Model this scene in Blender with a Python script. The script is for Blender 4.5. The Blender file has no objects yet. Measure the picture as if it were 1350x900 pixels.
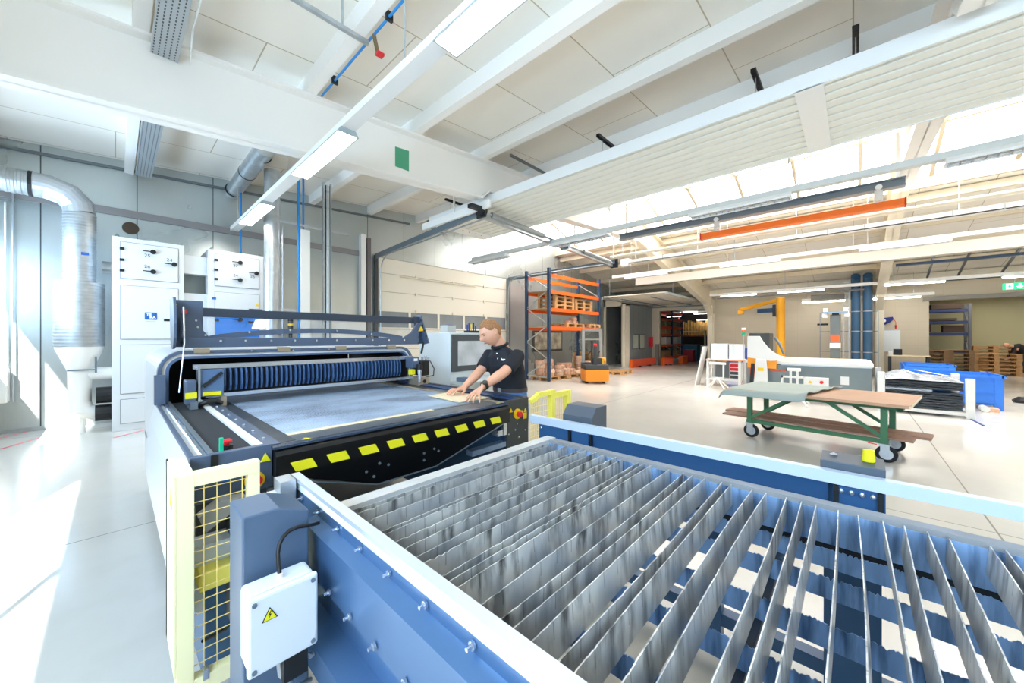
import bpy, math, random
from mathutils import Vector, Matrix
random.seed(7)
SC = bpy.context.scene
COL = SC.collection
# ---------------------------------------------------------------- camera model (used to measure the room)
F, U0, V0, H = 485.0, 675.0, 445.0, 1.5
RT, FW = (.680, -.733), (.733, .680)
def P(u, v, X=None, Y=None, Z=None, D=None):
    t = (u - U0) / F
    dx, dy, dz = FW[0] + RT[0]*t, FW[1] + RT[1]*t, -(v - V0)/F
    if D is not None: s = D
    elif X is not None: s = X/dx
    elif Y is not None: s = Y/dy
    else: s = (Z - H)/dz
    return Vector((dx*s, dy*s, H + dz*s))
# ---------------------------------------------------------------- materials
def lin(h):
    h = h.lstrip('#'); o = []
    for i in (0, 2, 4):
        c = int(h[i:i+2], 16)/255
        o.append(c/12.92 if c <= .04045 else ((c+.055)/1.055)**2.4)
    return (*o, 1)
MATS = {}
def M(name, col='#808080', rough=.5, metal=0, var=0, scale=6, bump=0, bscale=60, emit=0, ecol=None, spec=.5, aniso=None, stretch=None, coat=0):
    if name in MATS: return MATS[name]
    m = bpy.data.materials.new(name); m.use_nodes = True; nt = m.node_tree; b = nt.nodes['Principled BSDF']
    b.inputs['Base Color'].default_value = lin(col); b.inputs['Roughness'].default_value = rough
    b.inputs['Metallic'].default_value = metal; b.inputs['Specular IOR Level'].default_value = spec
    b.inputs['Coat Weight'].default_value = coat
    if var or bump:
        tc = nt.nodes.new('ShaderNodeTexCoord'); mp = nt.nodes.new('ShaderNodeMapping')
        nt.links.new(tc.outputs['Object'], mp.inputs[0])
        if stretch: mp.inputs['Scale'].default_value = stretch
    if var:
        n = nt.nodes.new('ShaderNodeTexNoise'); n.inputs['Scale'].default_value = scale; n.inputs['Detail'].default_value = 5
        nt.links.new(mp.outputs[0], n.inputs['Vector'])
        cr = nt.nodes.new('ShaderNodeValToRGB'); c = lin(col)
        cr.color_ramp.elements[0].position = .3; cr.color_ramp.elements[1].position = .7
        cr.color_ramp.elements[0].color = (*[x*(1-var) for x in c[:3]], 1)
        cr.color_ramp.elements[1].color = (*[min(1, x*(1+var)) for x in c[:3]], 1)
        nt.links.new(n.outputs['Fac'], cr.inputs[0]); nt.links.new(cr.outputs[0], b.inputs['Base Color'])
    if bump:
        n2 = nt.nodes.new('ShaderNodeTexNoise'); n2.inputs['Scale'].default_value = bscale
        nt.links.new(mp.outputs[0], n2.inputs['Vector'])
        bp = nt.nodes.new('ShaderNodeBump'); bp.inputs['Strength'].default_value = bump; bp.inputs['Distance'].default_value = .01
        nt.links.new(n2.outputs['Fac'], bp.inputs['Height']); nt.links.new(bp.outputs[0], b.inputs['Normal'])
    if emit:
        b.inputs['Emission Color'].default_value = lin(ecol or col); b.inputs['Emission Strength'].default_value = emit
    MATS[name] = m; return m
def glass_mat(name, tint=(1, 1, 1), gloss=.1, rough=.02):
    if name in MATS: return MATS[name]
    m = bpy.data.materials.new(name); m.use_nodes = True; nt = m.node_tree
    for n in list(nt.nodes):
        if n.type != 'OUTPUT_MATERIAL': nt.nodes.remove(n)
    out = [n for n in nt.nodes if n.type == 'OUTPUT_MATERIAL'][0]
    t = nt.nodes.new('ShaderNodeBsdfTransparent'); t.inputs[0].default_value = (*tint, 1)
    g = nt.nodes.new('ShaderNodeBsdfGlossy'); g.inputs['Roughness'].default_value = rough
    mx = nt.nodes.new('ShaderNodeMixShader'); mx.inputs[0].default_value = gloss
    nt.links.new(t.outputs[0], mx.inputs[1]); nt.links.new(g.outputs[0], mx.inputs[2]); nt.links.new(mx.outputs[0], out.inputs[0])
    MATS[name] = m; return m
def nodes_mat(name):
    m = bpy.data.materials.new(name); m.use_nodes = True; MATS[name] = m
    nt = m.node_tree; b = nt.nodes['Principled BSDF']
    tc = nt.nodes.new('ShaderNodeTexCoord'); sp = nt.nodes.new('ShaderNodeSeparateXYZ'); nt.links.new(tc.outputs['Object'], sp.inputs[0])
    return m, nt, b, tc, sp
def mth(nt, op, a, b=None, c=None):
    n = nt.nodes.new('ShaderNodeMath'); n.operation = op
    for i, x in enumerate((a, b, c)):
        if x is None: continue
        if isinstance(x, (int, float)): n.inputs[i].default_value = x
        else: nt.links.new(x, n.inputs[i])
    return n.outputs[0]
def line_mask(nt, coord, period, off, width):
    """1 on thin lines repeated along a coordinate"""
    a = mth(nt, 'ADD', coord, -off + 1000*period); a = mth(nt, 'MODULO', a, period)
    return mth(nt, 'LESS_THAN', a, width)
def mixc(nt, fac, a, b):
    n = nt.nodes.new('ShaderNodeMix'); n.data_type = 'RGBA'
    if isinstance(fac, (int, float)): n.inputs[0].default_value = fac
    else: nt.links.new(fac, n.inputs[0])
    for s, x in ((6, a), (7, b)):
        if isinstance(x, tuple): n.inputs[s].default_value = x
        else: nt.links.new(x, n.inputs[s])
    return n.outputs[2]
def noise(nt, tc, scale, detail=4, stretch=None):
    n = nt.nodes.new('ShaderNodeTexNoise'); n.inputs['Scale'].default_value = scale; n.inputs['Detail'].default_value = detail
    if stretch:
        mp = nt.nodes.new('ShaderNodeMapping'); mp.inputs['Scale'].default_value = stretch
        nt.links.new(tc.outputs['Object'], mp.inputs[0]); nt.links.new(mp.outputs[0], n.inputs['Vector'])
    else: nt.links.new(tc.outputs['Object'], n.inputs['Vector'])
    return n.outputs['Fac']
def ramp(nt, f, p0, p1):
    r = nt.nodes.new('ShaderNodeMapRange'); r.inputs['From Min'].default_value = p0; r.inputs['From Max'].default_value = p1
    nt.links.new(f, r.inputs[0]); return r.outputs[0]
# ---------------------------------------------------------------- mesh builder
OFF = {}
def tag(o, label=None, cat=None, group=None, kind=None):
    if label: o['label'] = label
    if cat: o['category'] = cat
    if group: o['group'] = group
    if kind: o['kind'] = kind
    return o
def thing(name, label, cat, loc=(0, 0, 0), group=None):
    o = bpy.data.objects.new(name, None); COL.objects.link(o); o.location = loc; o.empty_display_size = .1
    OFF[o.name] = Vector(loc); return tag(o, label, cat, group)
class MB:
    def __init__(s): s.v = []; s.f = []; s.st = []
    def add(s, vs, fs):
        n = len(s.v); s.st.append((n, len(s.f))); s.v += [Vector(x) for x in vs]; s.f += [tuple(i+n for i in f) for f in fs]; return s
    def box(s, x0, x1, y0, y1, z0, z1):
        vs = [(x, y, z) for z in (z0, z1) for y in (y0, y1) for x in (x0, x1)]
        return s.add(vs, [(0, 2, 3, 1), (4, 5, 7, 6), (0, 1, 5, 4), (2, 6, 7, 3), (0, 4, 6, 2), (1, 3, 7, 5)])
    def obox(s, c, sx, sy, sz, rot=None):
        R = rot or Matrix.Identity(3); c = Vector(c)
        vs = [c + R @ Vector((x*sx/2, y*sy/2, z*sz/2)) for z in (-1, 1) for y in (-1, 1) for x in (-1, 1)]
        return s.add(vs, [(0, 2, 3, 1), (4, 5, 7, 6), (0, 1, 5, 4), (2, 6, 7, 3), (0, 4, 6, 2), (1, 3, 7, 5)])
    def bar(s, p, q, w, h, up=(0, 0, 1)):
        p, q = Vector(p), Vector(q); d = (q-p); L = d.length; d.normalize(); up = Vector(up)
        sd = d.cross(up)
        if sd.length < 1e-4: sd = d.cross(Vector((1, 0, 0)))
        sd.normalize(); u2 = sd.cross(d).normalized()
        vs = [a + sd*x*w/2 + u2*z*h/2 for z in (-1, 1) for x in (-1, 1) for a in (p, q)]
        return s.add(vs, [(0, 2, 3, 1), (4, 5, 7, 6), (0, 1, 5, 4), (2, 6, 7, 3), (0, 4, 6, 2), (1, 3, 7, 5)])
    def tube(s, pts, r, n=10, cap=True):
        pts = [Vector(p) for p in pts]; k = len(pts); rs = r if isinstance(r, (list, tuple)) else [r]*k
        vs = []; prev = None
        for i, p in enumerate(pts):
            d = (pts[min(i+1, k-1)] - pts[max(i-1, 0)]).normalized()
            if prev is None:
                a = d.cross(Vector((0, 0, 1)));
                if a.length < .05: a = d.cross(Vector((1, 0, 0)))
            else:
                a = prev - d*prev.dot(d)
                if a.length < 1e-5: a = d.orthogonal()
            a.normalize(); prev = a; b = d.cross(a)
            for j in range(n):
                t = 2*math.pi*j/n; vs.append(p + (a*math.cos(t) + b*math.sin(t))*rs[i])
        fs = [(i*n+j, i*n+(j+1) % n, (i+1)*n+(j+1) % n, (i+1)*n+j) for i in range(k-1) for j in range(n)]
        if cap: fs += [tuple(range(n-1, -1, -1)), tuple((k-1)*n+j for j in range(n))]
        return s.add(vs, fs)
    def cyl(s, p, q, r, r2=None, n=16): return s.tube([p, q], [r, r if r2 is None else r2], n)
    def prism(s, pts, axis, a0, a1):
        """outline in the two other axes (in x,y,z order) extruded along axis"""
        def mk(p, a):
            return {'x': (a, p[0], p[1]), 'y': (p[0], a, p[1]), 'z': (p[0], p[1], a)}[axis]
        n = len(pts); vs = [mk(p, a0) for p in pts] + [mk(p, a1) for p in pts]
        fs = [(i, (i+1) % n, n+(i+1) % n, n+i) for i in range(n)] + [tuple(range(n-1, -1, -1)), tuple(range(n, 2*n))]
        return s.add(vs, fs)
    def strip(s, pts, t, axis, a0, a1):
        """thin folded sheet following an open polyline, thickness t"""
        n = len(pts); off = []
        for i, p in enumerate(pts):
            a = Vector(pts[max(i-1, 0)]); b = Vector(pts[min(i+1, n-1)]); d = (b-a).normalized(); off.append((p[0]-d.y*t, p[1]+d.x*t))
        for i in range(n-1): s.prism([pts[i], pts[i+1], off[i+1], off[i]], axis, a0, a1)
        return s
    def lathe(s, prof, c, n=20, axis='z'):
        c = Vector(c); vs = []
        for r, h in prof:
            for j in range(n):
                t = 2*math.pi*j/n; x, y = r*math.cos(t), r*math.sin(t)
                vs.append(c + Vector({'z': (x, y, h), 'x': (h, x, y), 'y': (x, h, y)}[axis]))
        k = len(prof)
        fs = [(i*n+j, i*n+(j+1) % n, (i+1)*n+(j+1) % n, (i+1)*n+j) for i in range(k-1) for j in range(n)]
        fs += [tuple(range(n-1, -1, -1)), tuple((k-1)*n+j for j in range(n))]
        return s.add(vs, fs)
    def xf(s, mat, frm=0):
        for i in range(frm, len(s.v)): s.v[i] = mat @ s.v[i]
        return s
    def build(s, name, mat, parent=None, smooth=0, bevel=0, label=None, cat=None, group=None, kind=None):
        vs = s.v
        if parent is None:
            xs = [v.x for v in vs]; ys = [v.y for v in vs]; zs = [v.z for v in vs]
            o0 = Vector(((min(xs)+max(xs))/2, (min(ys)+max(ys))/2, min(zs))) if kind != 'structure' else Vector((0, 0, 0))
        else: o0 = OFF[parent.name]
        me = bpy.data.meshes.new(name); me.from_pydata([tuple(v-o0) for v in vs], [], s.f); me.validate(); me.update()
        import bmesh
        bm = bmesh.new(); bm.from_mesh(me); bmesh.ops.recalc_face_normals(bm, faces=bm.faces); bm.to_mesh(me); bm.free()
        me.materials.append(mat)
        if smooth:
            for p in me.polygons: p.use_smooth = True
            me.set_sharp_from_angle(angle=math.radians(smooth if smooth > 1 else 40))
        o = bpy.data.objects.new(name, me); COL.objects.link(o)
        OFF[o.name] = o0
        if parent is None: o.location = o0
        else: o.parent = parent
        if bevel:
            b = o.modifiers.new('bevel', 'BEVEL'); b.width = bevel; b.segments = 2; b.limit_method = 'ANGLE'; b.angle_limit = math.radians(40)
        return tag(o, label, cat, group, kind)
def each(mb, name, mat, parent, k=1, **kw):
    """one object per k shapes of the builder"""
    st = mb.st[::k]+[(len(mb.v), len(mb.f))]; out = []
    for (a, fa), (b, fb) in zip(st[:-1], st[1:]):
        q = MB(); q.v = mb.v[a:b]; q.f = [tuple(i-a for i in f) for f in mb.f[fa:fb]]; out.append(q.build(name, mat, parent, **kw))
    return out
def struct(name, mb, mat): return mb.build(name, mat, kind='structure')
def kids(o): return [c for c in KIDS.get(o.name, [])]
KIDS = {}
def index():
    KIDS.clear()
    for o in COL.objects:
        if o.parent: KIDS.setdefault(o.parent.name, []).append(o)
def dup(root, loc, rotz=None, label=None, group=None):
    def cp(o, par):
        c = o.copy(); COL.objects.link(c)
        if par is not None: c.parent = par
        for ch in KIDS.get(o.name, []): cp(ch, c)
        return c
    r = cp(root, None); r.location = loc
    if rotz is not None: r.rotation_euler = (0, 0, rotz)
    if label: r['label'] = label
    if group: r['group'] = group
    return r
def text(name, body, size, mat, loc, right, up, parent, extrude=.001, align='CENTER', bold=0):
    cu = bpy.data.curves.new(name, 'FONT'); cu.body = body; cu.size = size; cu.extrude = extrude; cu.align_x = align; cu.align_y = 'CENTER'; cu.offset = bold
    t = bpy.data.objects.new('t', cu); COL.objects.link(t); bpy.context.view_layer.update()
    me = bpy.data.meshes.new_from_object(t.evaluated_get(bpy.context.evaluated_depsgraph_get()))
    COL.objects.unlink(t); bpy.data.objects.remove(t)
    r = Vector(right).normalized(); u = Vector(up).normalized(); n = r.cross(u)
    R = Matrix((r, u, n)).transposed(); off = OFF[parent.name] if parent else Vector((0, 0, 0))
    for v in me.vertices: v.co = R @ v.co + Vector(loc) - off
    me.materials.clear(); me.materials.append(mat); me.name = name
    o = bpy.data.objects.new(name, me); COL.objects.link(o); OFF[o.name] = off
    if parent: o.parent = parent
    return o
# palette
white = M('white_paint', '#f3f1ec', .42)
cream = M('cream_paint', '#e6dcc6', .5, var=.03)
lampw = M('lamp_white', '#e8e8e5', .4)
cabw = M('cabinet_white', '#dde1e4', .42)
zinc = M('galvanised', '#b9bfc2', .36, .75, var=.12, scale=9)
alu = M('aluminium', '#c2c7cd', .34, .6, var=.04, scale=20)
dark = M('dark_metal', '#24272b', .45, .3)
black = M('black_plastic', '#0d0e10', .5)
rubber = M('rubber', '#151517', .8)
blueP = M('machine_blue', '#3d6288', .38, .1, var=.05, scale=3)
greyP = M('machine_grey', '#506078', .42, .1, var=.05, scale=4)
dgreyP = M('panel_grey', '#3c3f42', .5)
yellow = M('guard_yellow', '#ece06a', .45, var=.02)
haz = M('hazard_yellow', '#e5dd1f', .45)
yel2 = M('label_yellow', '#f0c818', .5)
red = M('button_red', '#d8202c', .4)
green = M('tag_green', '#12b085', .4)
orange = M('orange_paint', '#f0641a', .45)
rackblue = M('rack_blue', '#24405f', .5)
pipeblue = M('pipe_blue', '#1c86d0', .35)
wood = M('pallet_wood', '#c79a66', .75, var=.18, scale=14)
ply = M('birch_ply', '#f1e0bd', .5, var=.04, scale=8)
felt = M('felt_strip', '#20242b', .8, var=.25, scale=30, stretch=(1, 8, 1))
SKY, SUN, EXPO, SKYL = 5.8, 9.0, 1.55, 2.9
# ================================================================ ROOM
def roofN(x): return 4.70 + .08*x
def roofF(x): return 5.20 - .2*(x-13.3)
WX, GY, FX, SY = -1.6, 9.7, 20.5, -9.0
# floor material: pale glossy screed
m, nt, b, tc, sp = nodes_mat('floor_screed')
n1 = noise(nt, tc, .5, 5); n2 = noise(nt, tc, 3, 6)
c = mixc(nt, ramp(nt, n1, .35, .65), lin('#d3cfc6'), lin('#dedbd4'))
c = mixc(nt, mth(nt, 'MULTIPLY', ramp(nt, n2, .5, .8), .35), c, lin('#c6c1b7'))
j = line_mask(nt, sp.outputs['Y'], 5.0, -.82, .012)
j2 = line_mask(nt, sp.outputs['X'], 6.0, 4.6, .012)
c = mixc(nt, mth(nt, 'MULTIPLY', mth(nt, 'MAXIMUM', j, j2), .7), c, lin('#77736a'))
nt.links.new(c, b.inputs['Base Color']); nt.links.new(mth(nt, 'ADD', mth(nt, 'MULTIPLY', n2, .18), .10), b.inputs['Roughness'])
b.inputs['Specular IOR Level'].default_value = .6
struct('floor', MB().box(WX-.1, 34, SY-.1, 14, -.12, 0), m)
# zinc sheet wall
m, nt, b, tc, sp = nodes_mat('zinc_sheet')
nn = noise(nt, tc, .7, 3); nb = noise(nt, tc, 40, 3, (1, 1, .15))
c = mixc(nt, nn, lin('#a5b2b5'), lin('#d3d8d7')); c = mixc(nt, mth(nt, 'MULTIPLY', nb, .25), c, lin('#a9b2b4'))
s1 = line_mask(nt, sp.outputs['X'], 1.1, .265, .014)
zl = mth(nt, 'LESS_THAN', mth(nt, 'ABSOLUTE', mth(nt, 'SUBTRACT', sp.outputs['Z'], 2.0)), .0)
c = mixc(nt, s1, c, lin('#4a5356'))
nt.links.new(c, b.inputs['Base Color']); b.inputs['Metallic'].default_value = .72
nt.links.new(mth(nt, 'ADD', mth(nt, 'MULTIPLY', nn, .25), .18), b.inputs['Roughness'])
zincwall = m
GX0, GX1, GZ = 4.94, 10.16, 3.76
w = MB()
w.box(WX-.1, GX0, GY, GY+.15, 0, 4.95).box(GX0, GX1, GY, GY+.15, GZ, 5.6).box(GX1, 17.65, GY, GY+.15, 0, 5.75)
w.box(WX-.1, 8.0, GY+.001, GY+.15, 4.9, 5.4).box(17.65, 20.7, GY, GY+.15, 0, 5.0).box(8.0, 15.0, GY+.001, GY+.15, 5.5, 6.3)
struct('wall_back', w, zincwall)
beige = M('beige_wall', '#cdc3b0', .6, var=.03, scale=1.5)
m, nt, b, tc, sp = nodes_mat('block_wall')
k = mth(nt, 'MAXIMUM', line_mask(nt, sp.outputs['Y'], .6, 0, .008), line_mask(nt, sp.outputs['Z'], .3, 0, .008))
nt.links.new(mixc(nt, mth(nt, 'MULTIPLY', k, .22), lin('#cbc0ab'), lin('#93897a')), b.inputs['Base Color']); b.inputs['Roughness'].default_value = .65
blockwall = m
# far wall with two openings: Y 5.4..7.9 (h 2.97) and Y -8..-2.06 (h 2.87)
w = MB()
w.box(FX, FX+.2, 7.9, 14, 0, 6).box(FX, FX+.2, -2.06, 5.4, 0, 6).box(FX, FX+.2, 5.4, 7.9, 2.97, 6).box(FX, FX+.2, -8, -2.06, 2.87, 6).box(FX, FX+.2, SY-.1, -8, 0, 6)
struct('wall_far', w, blockwall)
struct('trim_1', MB().box(FX-.06, FX-.002, -8.2, -1.9, 2.87, 3.02), M('lintel_grey', '#97928a', .6))
struct('wall_right', MB().box(WX-.1, FX+.2, SY-.15, SY, 0, 6.2), beige)
# window wall on the left: a high band of glazing
w = MB(); wz0, wz1 = 1.77, 3.16
w.box(WX-.15, WX, SY, GY+.15, 0, wz0).box(WX-.15, WX, SY, GY+.15, wz1, 5.2).box(WX-.15, WX, 2.7, 5.8, wz0, wz1).box(WX-.15, WX, SY, -6.0, wz0, wz1).box(WX-.15, WX, 9.4, GY+.15, wz0, wz1)
struct('wall_left', w, beige)
pane_m = glass_mat('window_glass', (.96, .98, 1), .06)
for i, (a, bb, mul) in enumerate([(-6.0, 2.7, (-4.5, -3.0, -1.6, .3)), (5.8, 9.4, (7.6,))]):
    f = MB(); f.box(WX-.12, WX-.02, a, bb, wz0, wz0+.05).box(WX-.12, WX-.02, a, bb, wz1-.05, wz1).box(WX-.12, WX-.02, a, a+.05, wz0, wz1).box(WX-.12, WX-.02, bb-.05, bb, wz0, wz1)
    for y in mul: f.box(WX-.1, WX-.05, y-.015, y+.015, wz0, wz1)
    fo = struct('window_%d' % (i+1), f, white)
    MB().box(WX-.08, WX-.07, a+.05, bb-.05, wz0+.05, wz1-.05).build('window_pane', pane_m, fo)
# ceilings
m, nt, b, tc, sp = nodes_mat('roof_panel')
br = nt.nodes.new('ShaderNodeTexBrick'); br.inputs['Scale'].default_value = 1
br.inputs['Brick Width'].default_value = 2.3; br.inputs['Row Height'].default_value = 1.2; br.inputs['Mortar Size'].default_value = .008
br.inputs['Mortar Smooth'].default_value = .2
br.inputs['Color1'].default_value = lin('#f3efe6'); br.inputs['Color2'].default_value = lin('#efeae0'); br.inputs['Mortar'].default_value = lin('#b5a68c')
nt.links.new(tc.outputs['Object'], br.inputs['Vector'])
nt.links.new(mixc(nt, mth(nt, 'MULTIPLY', noise(nt, tc, 1.2), .25), br.outputs['Color'], lin('#e6dfd2')), b.inputs['Base Color']); b.inputs['Roughness'].default_value = .55
roofm = m
SK0, SKR, SK1 = 9.8, 11.5, 13.3
w = MB()
w.prism([(WX-.15, roofN(WX-.15)), (SK0, roofN(SK0)), (SK0, roofN(SK0)+.15), (WX-.15, roofN(WX-.15)+.15)], 'y', SY-.1, GY+.15)
struct('ceiling', w, roofm)
w = MB()
w.prism([(SK1, roofF(SK1)), (FX+.1, roofF(FX)), (FX+.1, roofF(FX)+.15), (SK1, roofF(SK1)+.15)], 'y', SY-.1, GY+.15)
struct('ceiling', w, roofm)
# skylight
kerb = MB().box(SK0-.03, SK0+.03, SY, GY, roofN(SK0)-.1, roofN(SK0)+.3).box(SK1-.06, SK1+.01, SY, GY, roofF(SK1)-.08, roofF(SK1)+.3)
za, zr, zb = roofN(SK0)+.2, 5.95, roofF(SK1)+.2
y = SY+.2
while y < GY:
    kerb.bar((SK0, y, za), (SKR, y, zr), .07, .12); kerb.bar((SKR, y, zr), (SK1, y, zb), .07, .12); y += 1.24
kerb.bar((SKR, SY, zr), (SKR, GY, zr), .08, .1)
sk = struct('window_3', kerb, M('skylight_bar', '#b5a994', .6))
g = MB().prism([(SK0, za+.03), (SKR, zr+.03), (SK1, zb+.03), (SK1, zb+.045), (SKR, zr+.045), (SK0, za+.045)], 'y', SY, GY)
g.build('window_pane', M('skylight_opal', '#ffffff', .4, emit=SKYL, ecol='#ffffff'), sk)
struct('trim_2', MB().box(SK0-.1, SK1+.1, SY-.15, SY, 5.0, 6.1), beige)
# purlins
k = 3
for x in (.17, 1.70, 3.25, 4.72, 6.22, 7.72, 9.2):
    struct('trim_%d' % k, MB().box(x-.06, x+.06, SY, GY, roofN(x)-.22, roofN(x)-.005), white); k += 1
for x in (13.7, 15.3, 16.9, 18.5, 20.0):
    struct('trim_%d' % k, MB().box(x-.06, x+.06, SY, GY, roofF(x)-.2, roofF(x)-.02), cream); k += 1
# wall band and wall rail
struct('trim_%d' % k, MB().box(WX, GX0-.3, GY-.03, GY-.002, 3.69, 3.82), M('band_grey', '#8a8788', .5)); k += 1
struct('trim_%d' % k, MB().prism([(WX, 4.42), (GX0+1, 4.86), (GX0+1, 4.9), (WX, 4.46)], 'y', GY-.06, GY-.002), M('conduit_grey', '#6f787c', .4, .4)); k += 1
struct('trim_%d' % k, MB().box(WX, GX0-.3, GY-.02, GY-.002, 0, .06), zinc); k += 1
NT = k
# rafters
def ibeam(mb, y, pts, t=.03, fw=.26):
    """I section in the XZ plane: pts = (x, zbottom, ztop)"""
    for (xa, ba, ta), (xb, b2, t2) in zip(pts[:-1], pts[1:]):
        mb.prism([(xa, ba), (xb, b2), (xb, t2), (xa, ta)], 'y', y-.009, y+.009)
        mb.prism([(xa, ba), (xb, b2), (xb, b2+t), (xa, ba+t)], 'y', y-fw/2, y+fw/2)
        mb.prism([(xa, ta-t), (xb, t2-t), (xb, t2), (xa, ta)], 'y', y-fw/2, y+fw/2)
rb = lambda x: 3.70+.09*x
rt = lambda x: 4.48+.08*x
def rafter(y, label, patch=False):
    t = thing('roof_beam', label, 'roof beam', (WX, y, rb(WX)))
    a = MB(); ibeam(a, y, [(WX, rb(WX), rt(WX)), (4.68, rb(4.68), rt(4.68)), (4.86, 4.28, rt(4.86)), (6.68, 4.32, rt(6.68)), (SKR, rb(SKR)-.1, rt(SKR))]); a.build('near_beam', white, t)
    a = MB(); ibeam(a, y, [(SKR, rb(SKR)-.1, rt(SKR)), (19.6, 3.05, 3.85), (20.3, 2.7, 3.75)]); a.build('far_beam', cream, t)
    if patch:
        p0 = P(521, 193, Y=y-.012); p1 = P(538, 222, Y=y-.012)
        q = MB().prism([(p0.x, p1.z-.04), (p1.x+.015, p1.z-.04), (p1.x+.015, p0.z+.02), (p0.x, p0.z)], 'y', y-.013, y-.0095)
        q.build('paint_patch', M('patch_green', '#4aa07c', .6), t, label='green rectangular patch')
    return t
rafter(5.2, 'long white steel roof beam with a green rectangular patch on its web', True)
rafter(-.75, 'steel roof beam crossing under the skylight down to the column with the blue pipes')
for y, lab in ((5.2, 'cream steel column with angled haunch beside the left warehouse opening'), (-.75, 'cream steel column right behind the two upright blue pipes')):
    c = MB(); ibeam_x = [(20.02, 20.34)]
    c.box(20.05, 20.33, y-.009, y+.009, 0, 3.4).box(20.03, 20.06, y-.12, y+.12, 0, 3.4).box(20.31, 20.34, y-.12, y+.12, 0, 3.4)
    c.prism([(19.3, 3.02), (20.03, 2.55), (20.03, 3.1), (19.3, 3.1)], 'y', y-.1, y+.1)
    c.build('steel_column', cream, label=lab, cat='column')
# closed sectional door in the gable
dt = thing('sectional_door', 'closed cream sectional garage door with a row of small windows behind the laser machine', 'garage door', (GX0, GY, 0))
creamd = M('door_cream', '#e9e3d4', .5, bump=.15, bscale=30)
zs = [0, .6, 1.18, 1.75, 2.30, 2.81, 3.33, GZ]
for i in range(7):
    if i == 3: continue
    d = MB(); d.box(GX0, GX1, GY+.02, GY+.06, zs[i], zs[i+1])
    MB().box(GX0, GX1, GY+.012, GY+.02, zs[i+1]-.012, zs[i+1]).build('seam', M('door_seam', '#a9a295', .6), dt)
    d.build('door_panel', creamd, dt)
f = MB().box(GX0, GX1, GY+.02, GY+.06, 1.75, 1.80).box(GX0, GX1, GY+.02, GY+.06, 2.25, 2.30)
nw = 5; ww = (GX1-GX0)/nw
for i in range(nw+1):
    x = GX0+i*ww; f.box(max(GX0, x-.04), min(GX1, x+.04), GY+.02, GY+.06, 1.8, 2.25)
fo = f.build('window_section', creamd, dt)
dk = M('door_glass', '#8f9497', .15, 0, var=.1, scale=2)
for i in range(nw):
    MB().box(GX0+i*ww+.04, GX0+(i+1)*ww-.04, GY+.035, GY+.04, 1.8, 2.25).build('pane', dk, fo)
hb = MB().tube([(GX0+.7, GY-.03, 3.28), (GX0+3.6, GY-.03, 3.28)], .02, 8); hb.build('stiffener_rail', cream, dt)
for x in (6.2, 7.6, 9.0):
    for z in (3.33, 2.81, 2.30): MB().box(x-.04, x+.04, GY-.01, GY+.015, z-.05, z+.03).build('hinge', cream, dt)
# jambs, tracks, shaft
jm = M('track_steel', '#7f8d98', .35, .6)
tr = thing('door_track', 'galvanised lifting track set of the sectional door with spring shaft across two ceiling rails', 'door track', (GX0, GY, 0))
for x, sgn in ((GX0-.06, 1), (GX1+.06, -1)):
    zt = 3.75
    a = MB().box(x-.05, x+.05, GY-.1, GY-.04, 0, zt+.02); a.build('jamb_post', dgreyP if sgn == 1 else jm, tr)
    xx = x + sgn*.1
    rail = MB(); c = [(xx, GY-.12, .1), (xx, GY-.12, 3.25)] + [(xx, GY-.12-.45*(1-math.cos(t)), 3.25+.5*math.sin(t)) for t in (.4, .8, 1.2, 1.57)] + [(xx, 5.35, 3.86 if sgn == 1 else 3.72)]
    rail.tube(c, .018, 6); rail.build('curved_rail', zinc, tr)
    MB().bar((x, GY-.05, 3.74), (x, 5.25, 3.97 if sgn == 1 else 3.78), .05, .13).build('ceiling_rail', jm, tr)
shaft = MB()
A = Vector((GX0-.1, 5.3, 3.96)); B = Vector((GX1+.1, 5.3, 3.74))
shaft.bar(A+Vector((0, .06, -.05)), B+Vector((0, .06, -.05)), .09, .1); shaft.build('shaft_channel', zinc, tr)
MB().cyl(A, B, .018, n=10).build('torsion_shaft', alu, tr)
for t0, t1 in ((.05, .36), (.68, .95)):
    pts = []
    n = 46
    p0 = A.lerp(B, t0); p1 = A.lerp(B, t1)
    MB().cyl(p0, p1, .055, n=14).build('torsion_spring', M('spring_steel', '#9aa0a3', .4, .6, bump=.9, bscale=90, stretch=(1, .02, .02)), tr)
for t0 in (.0, .52, 1):
    p = A.lerp(B, t0)
    b_ = MB().cyl(p-Vector((.06, 0, 0)), p+Vector((.06, 0, 0)), .11, n=18); b_.box(p.x-.02, p.x+.02, p.y-.12, p.y+.12, p.z-.13, p.z+.13)
    b_.build('cable_drum', dark if t0 != .52 else jm, tr)
MB().box(A.x-.35, A.x-.05, 5.18, 5.3, 3.93, 4.0).build('spring_bracket', dark, tr)
for x, y in ((4.88, 6.2), (8.2, 5.36), (10.2, 5.3)):
    MB().bar((x, y, 3.9), (x, y, roofN(x)-.2), .03, .03).build('hanger', white, tr)
# white box beam that runs beside the left door rail
MB().bar((4.78, 7.2, 4.02), (4.78, 5.0, 4.02), .06, .14).build('cable_duct', white, label='short white cable duct beside the left ceiling rail of the door', cat='cable duct')
# grey/white jamb plates left of the door
struct('trim_%d' % NT, MB().box(4.42, 4.55, GY-.16, GY-.003, 0, 4.25), white); NT += 1
struct('trim_%d' % NT, MB().box(4.62, 4.72, GY-.1, GY-.003, 0, 4.2), M('jamb_brown', '#6d6769', .5)); NT += 1
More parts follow.
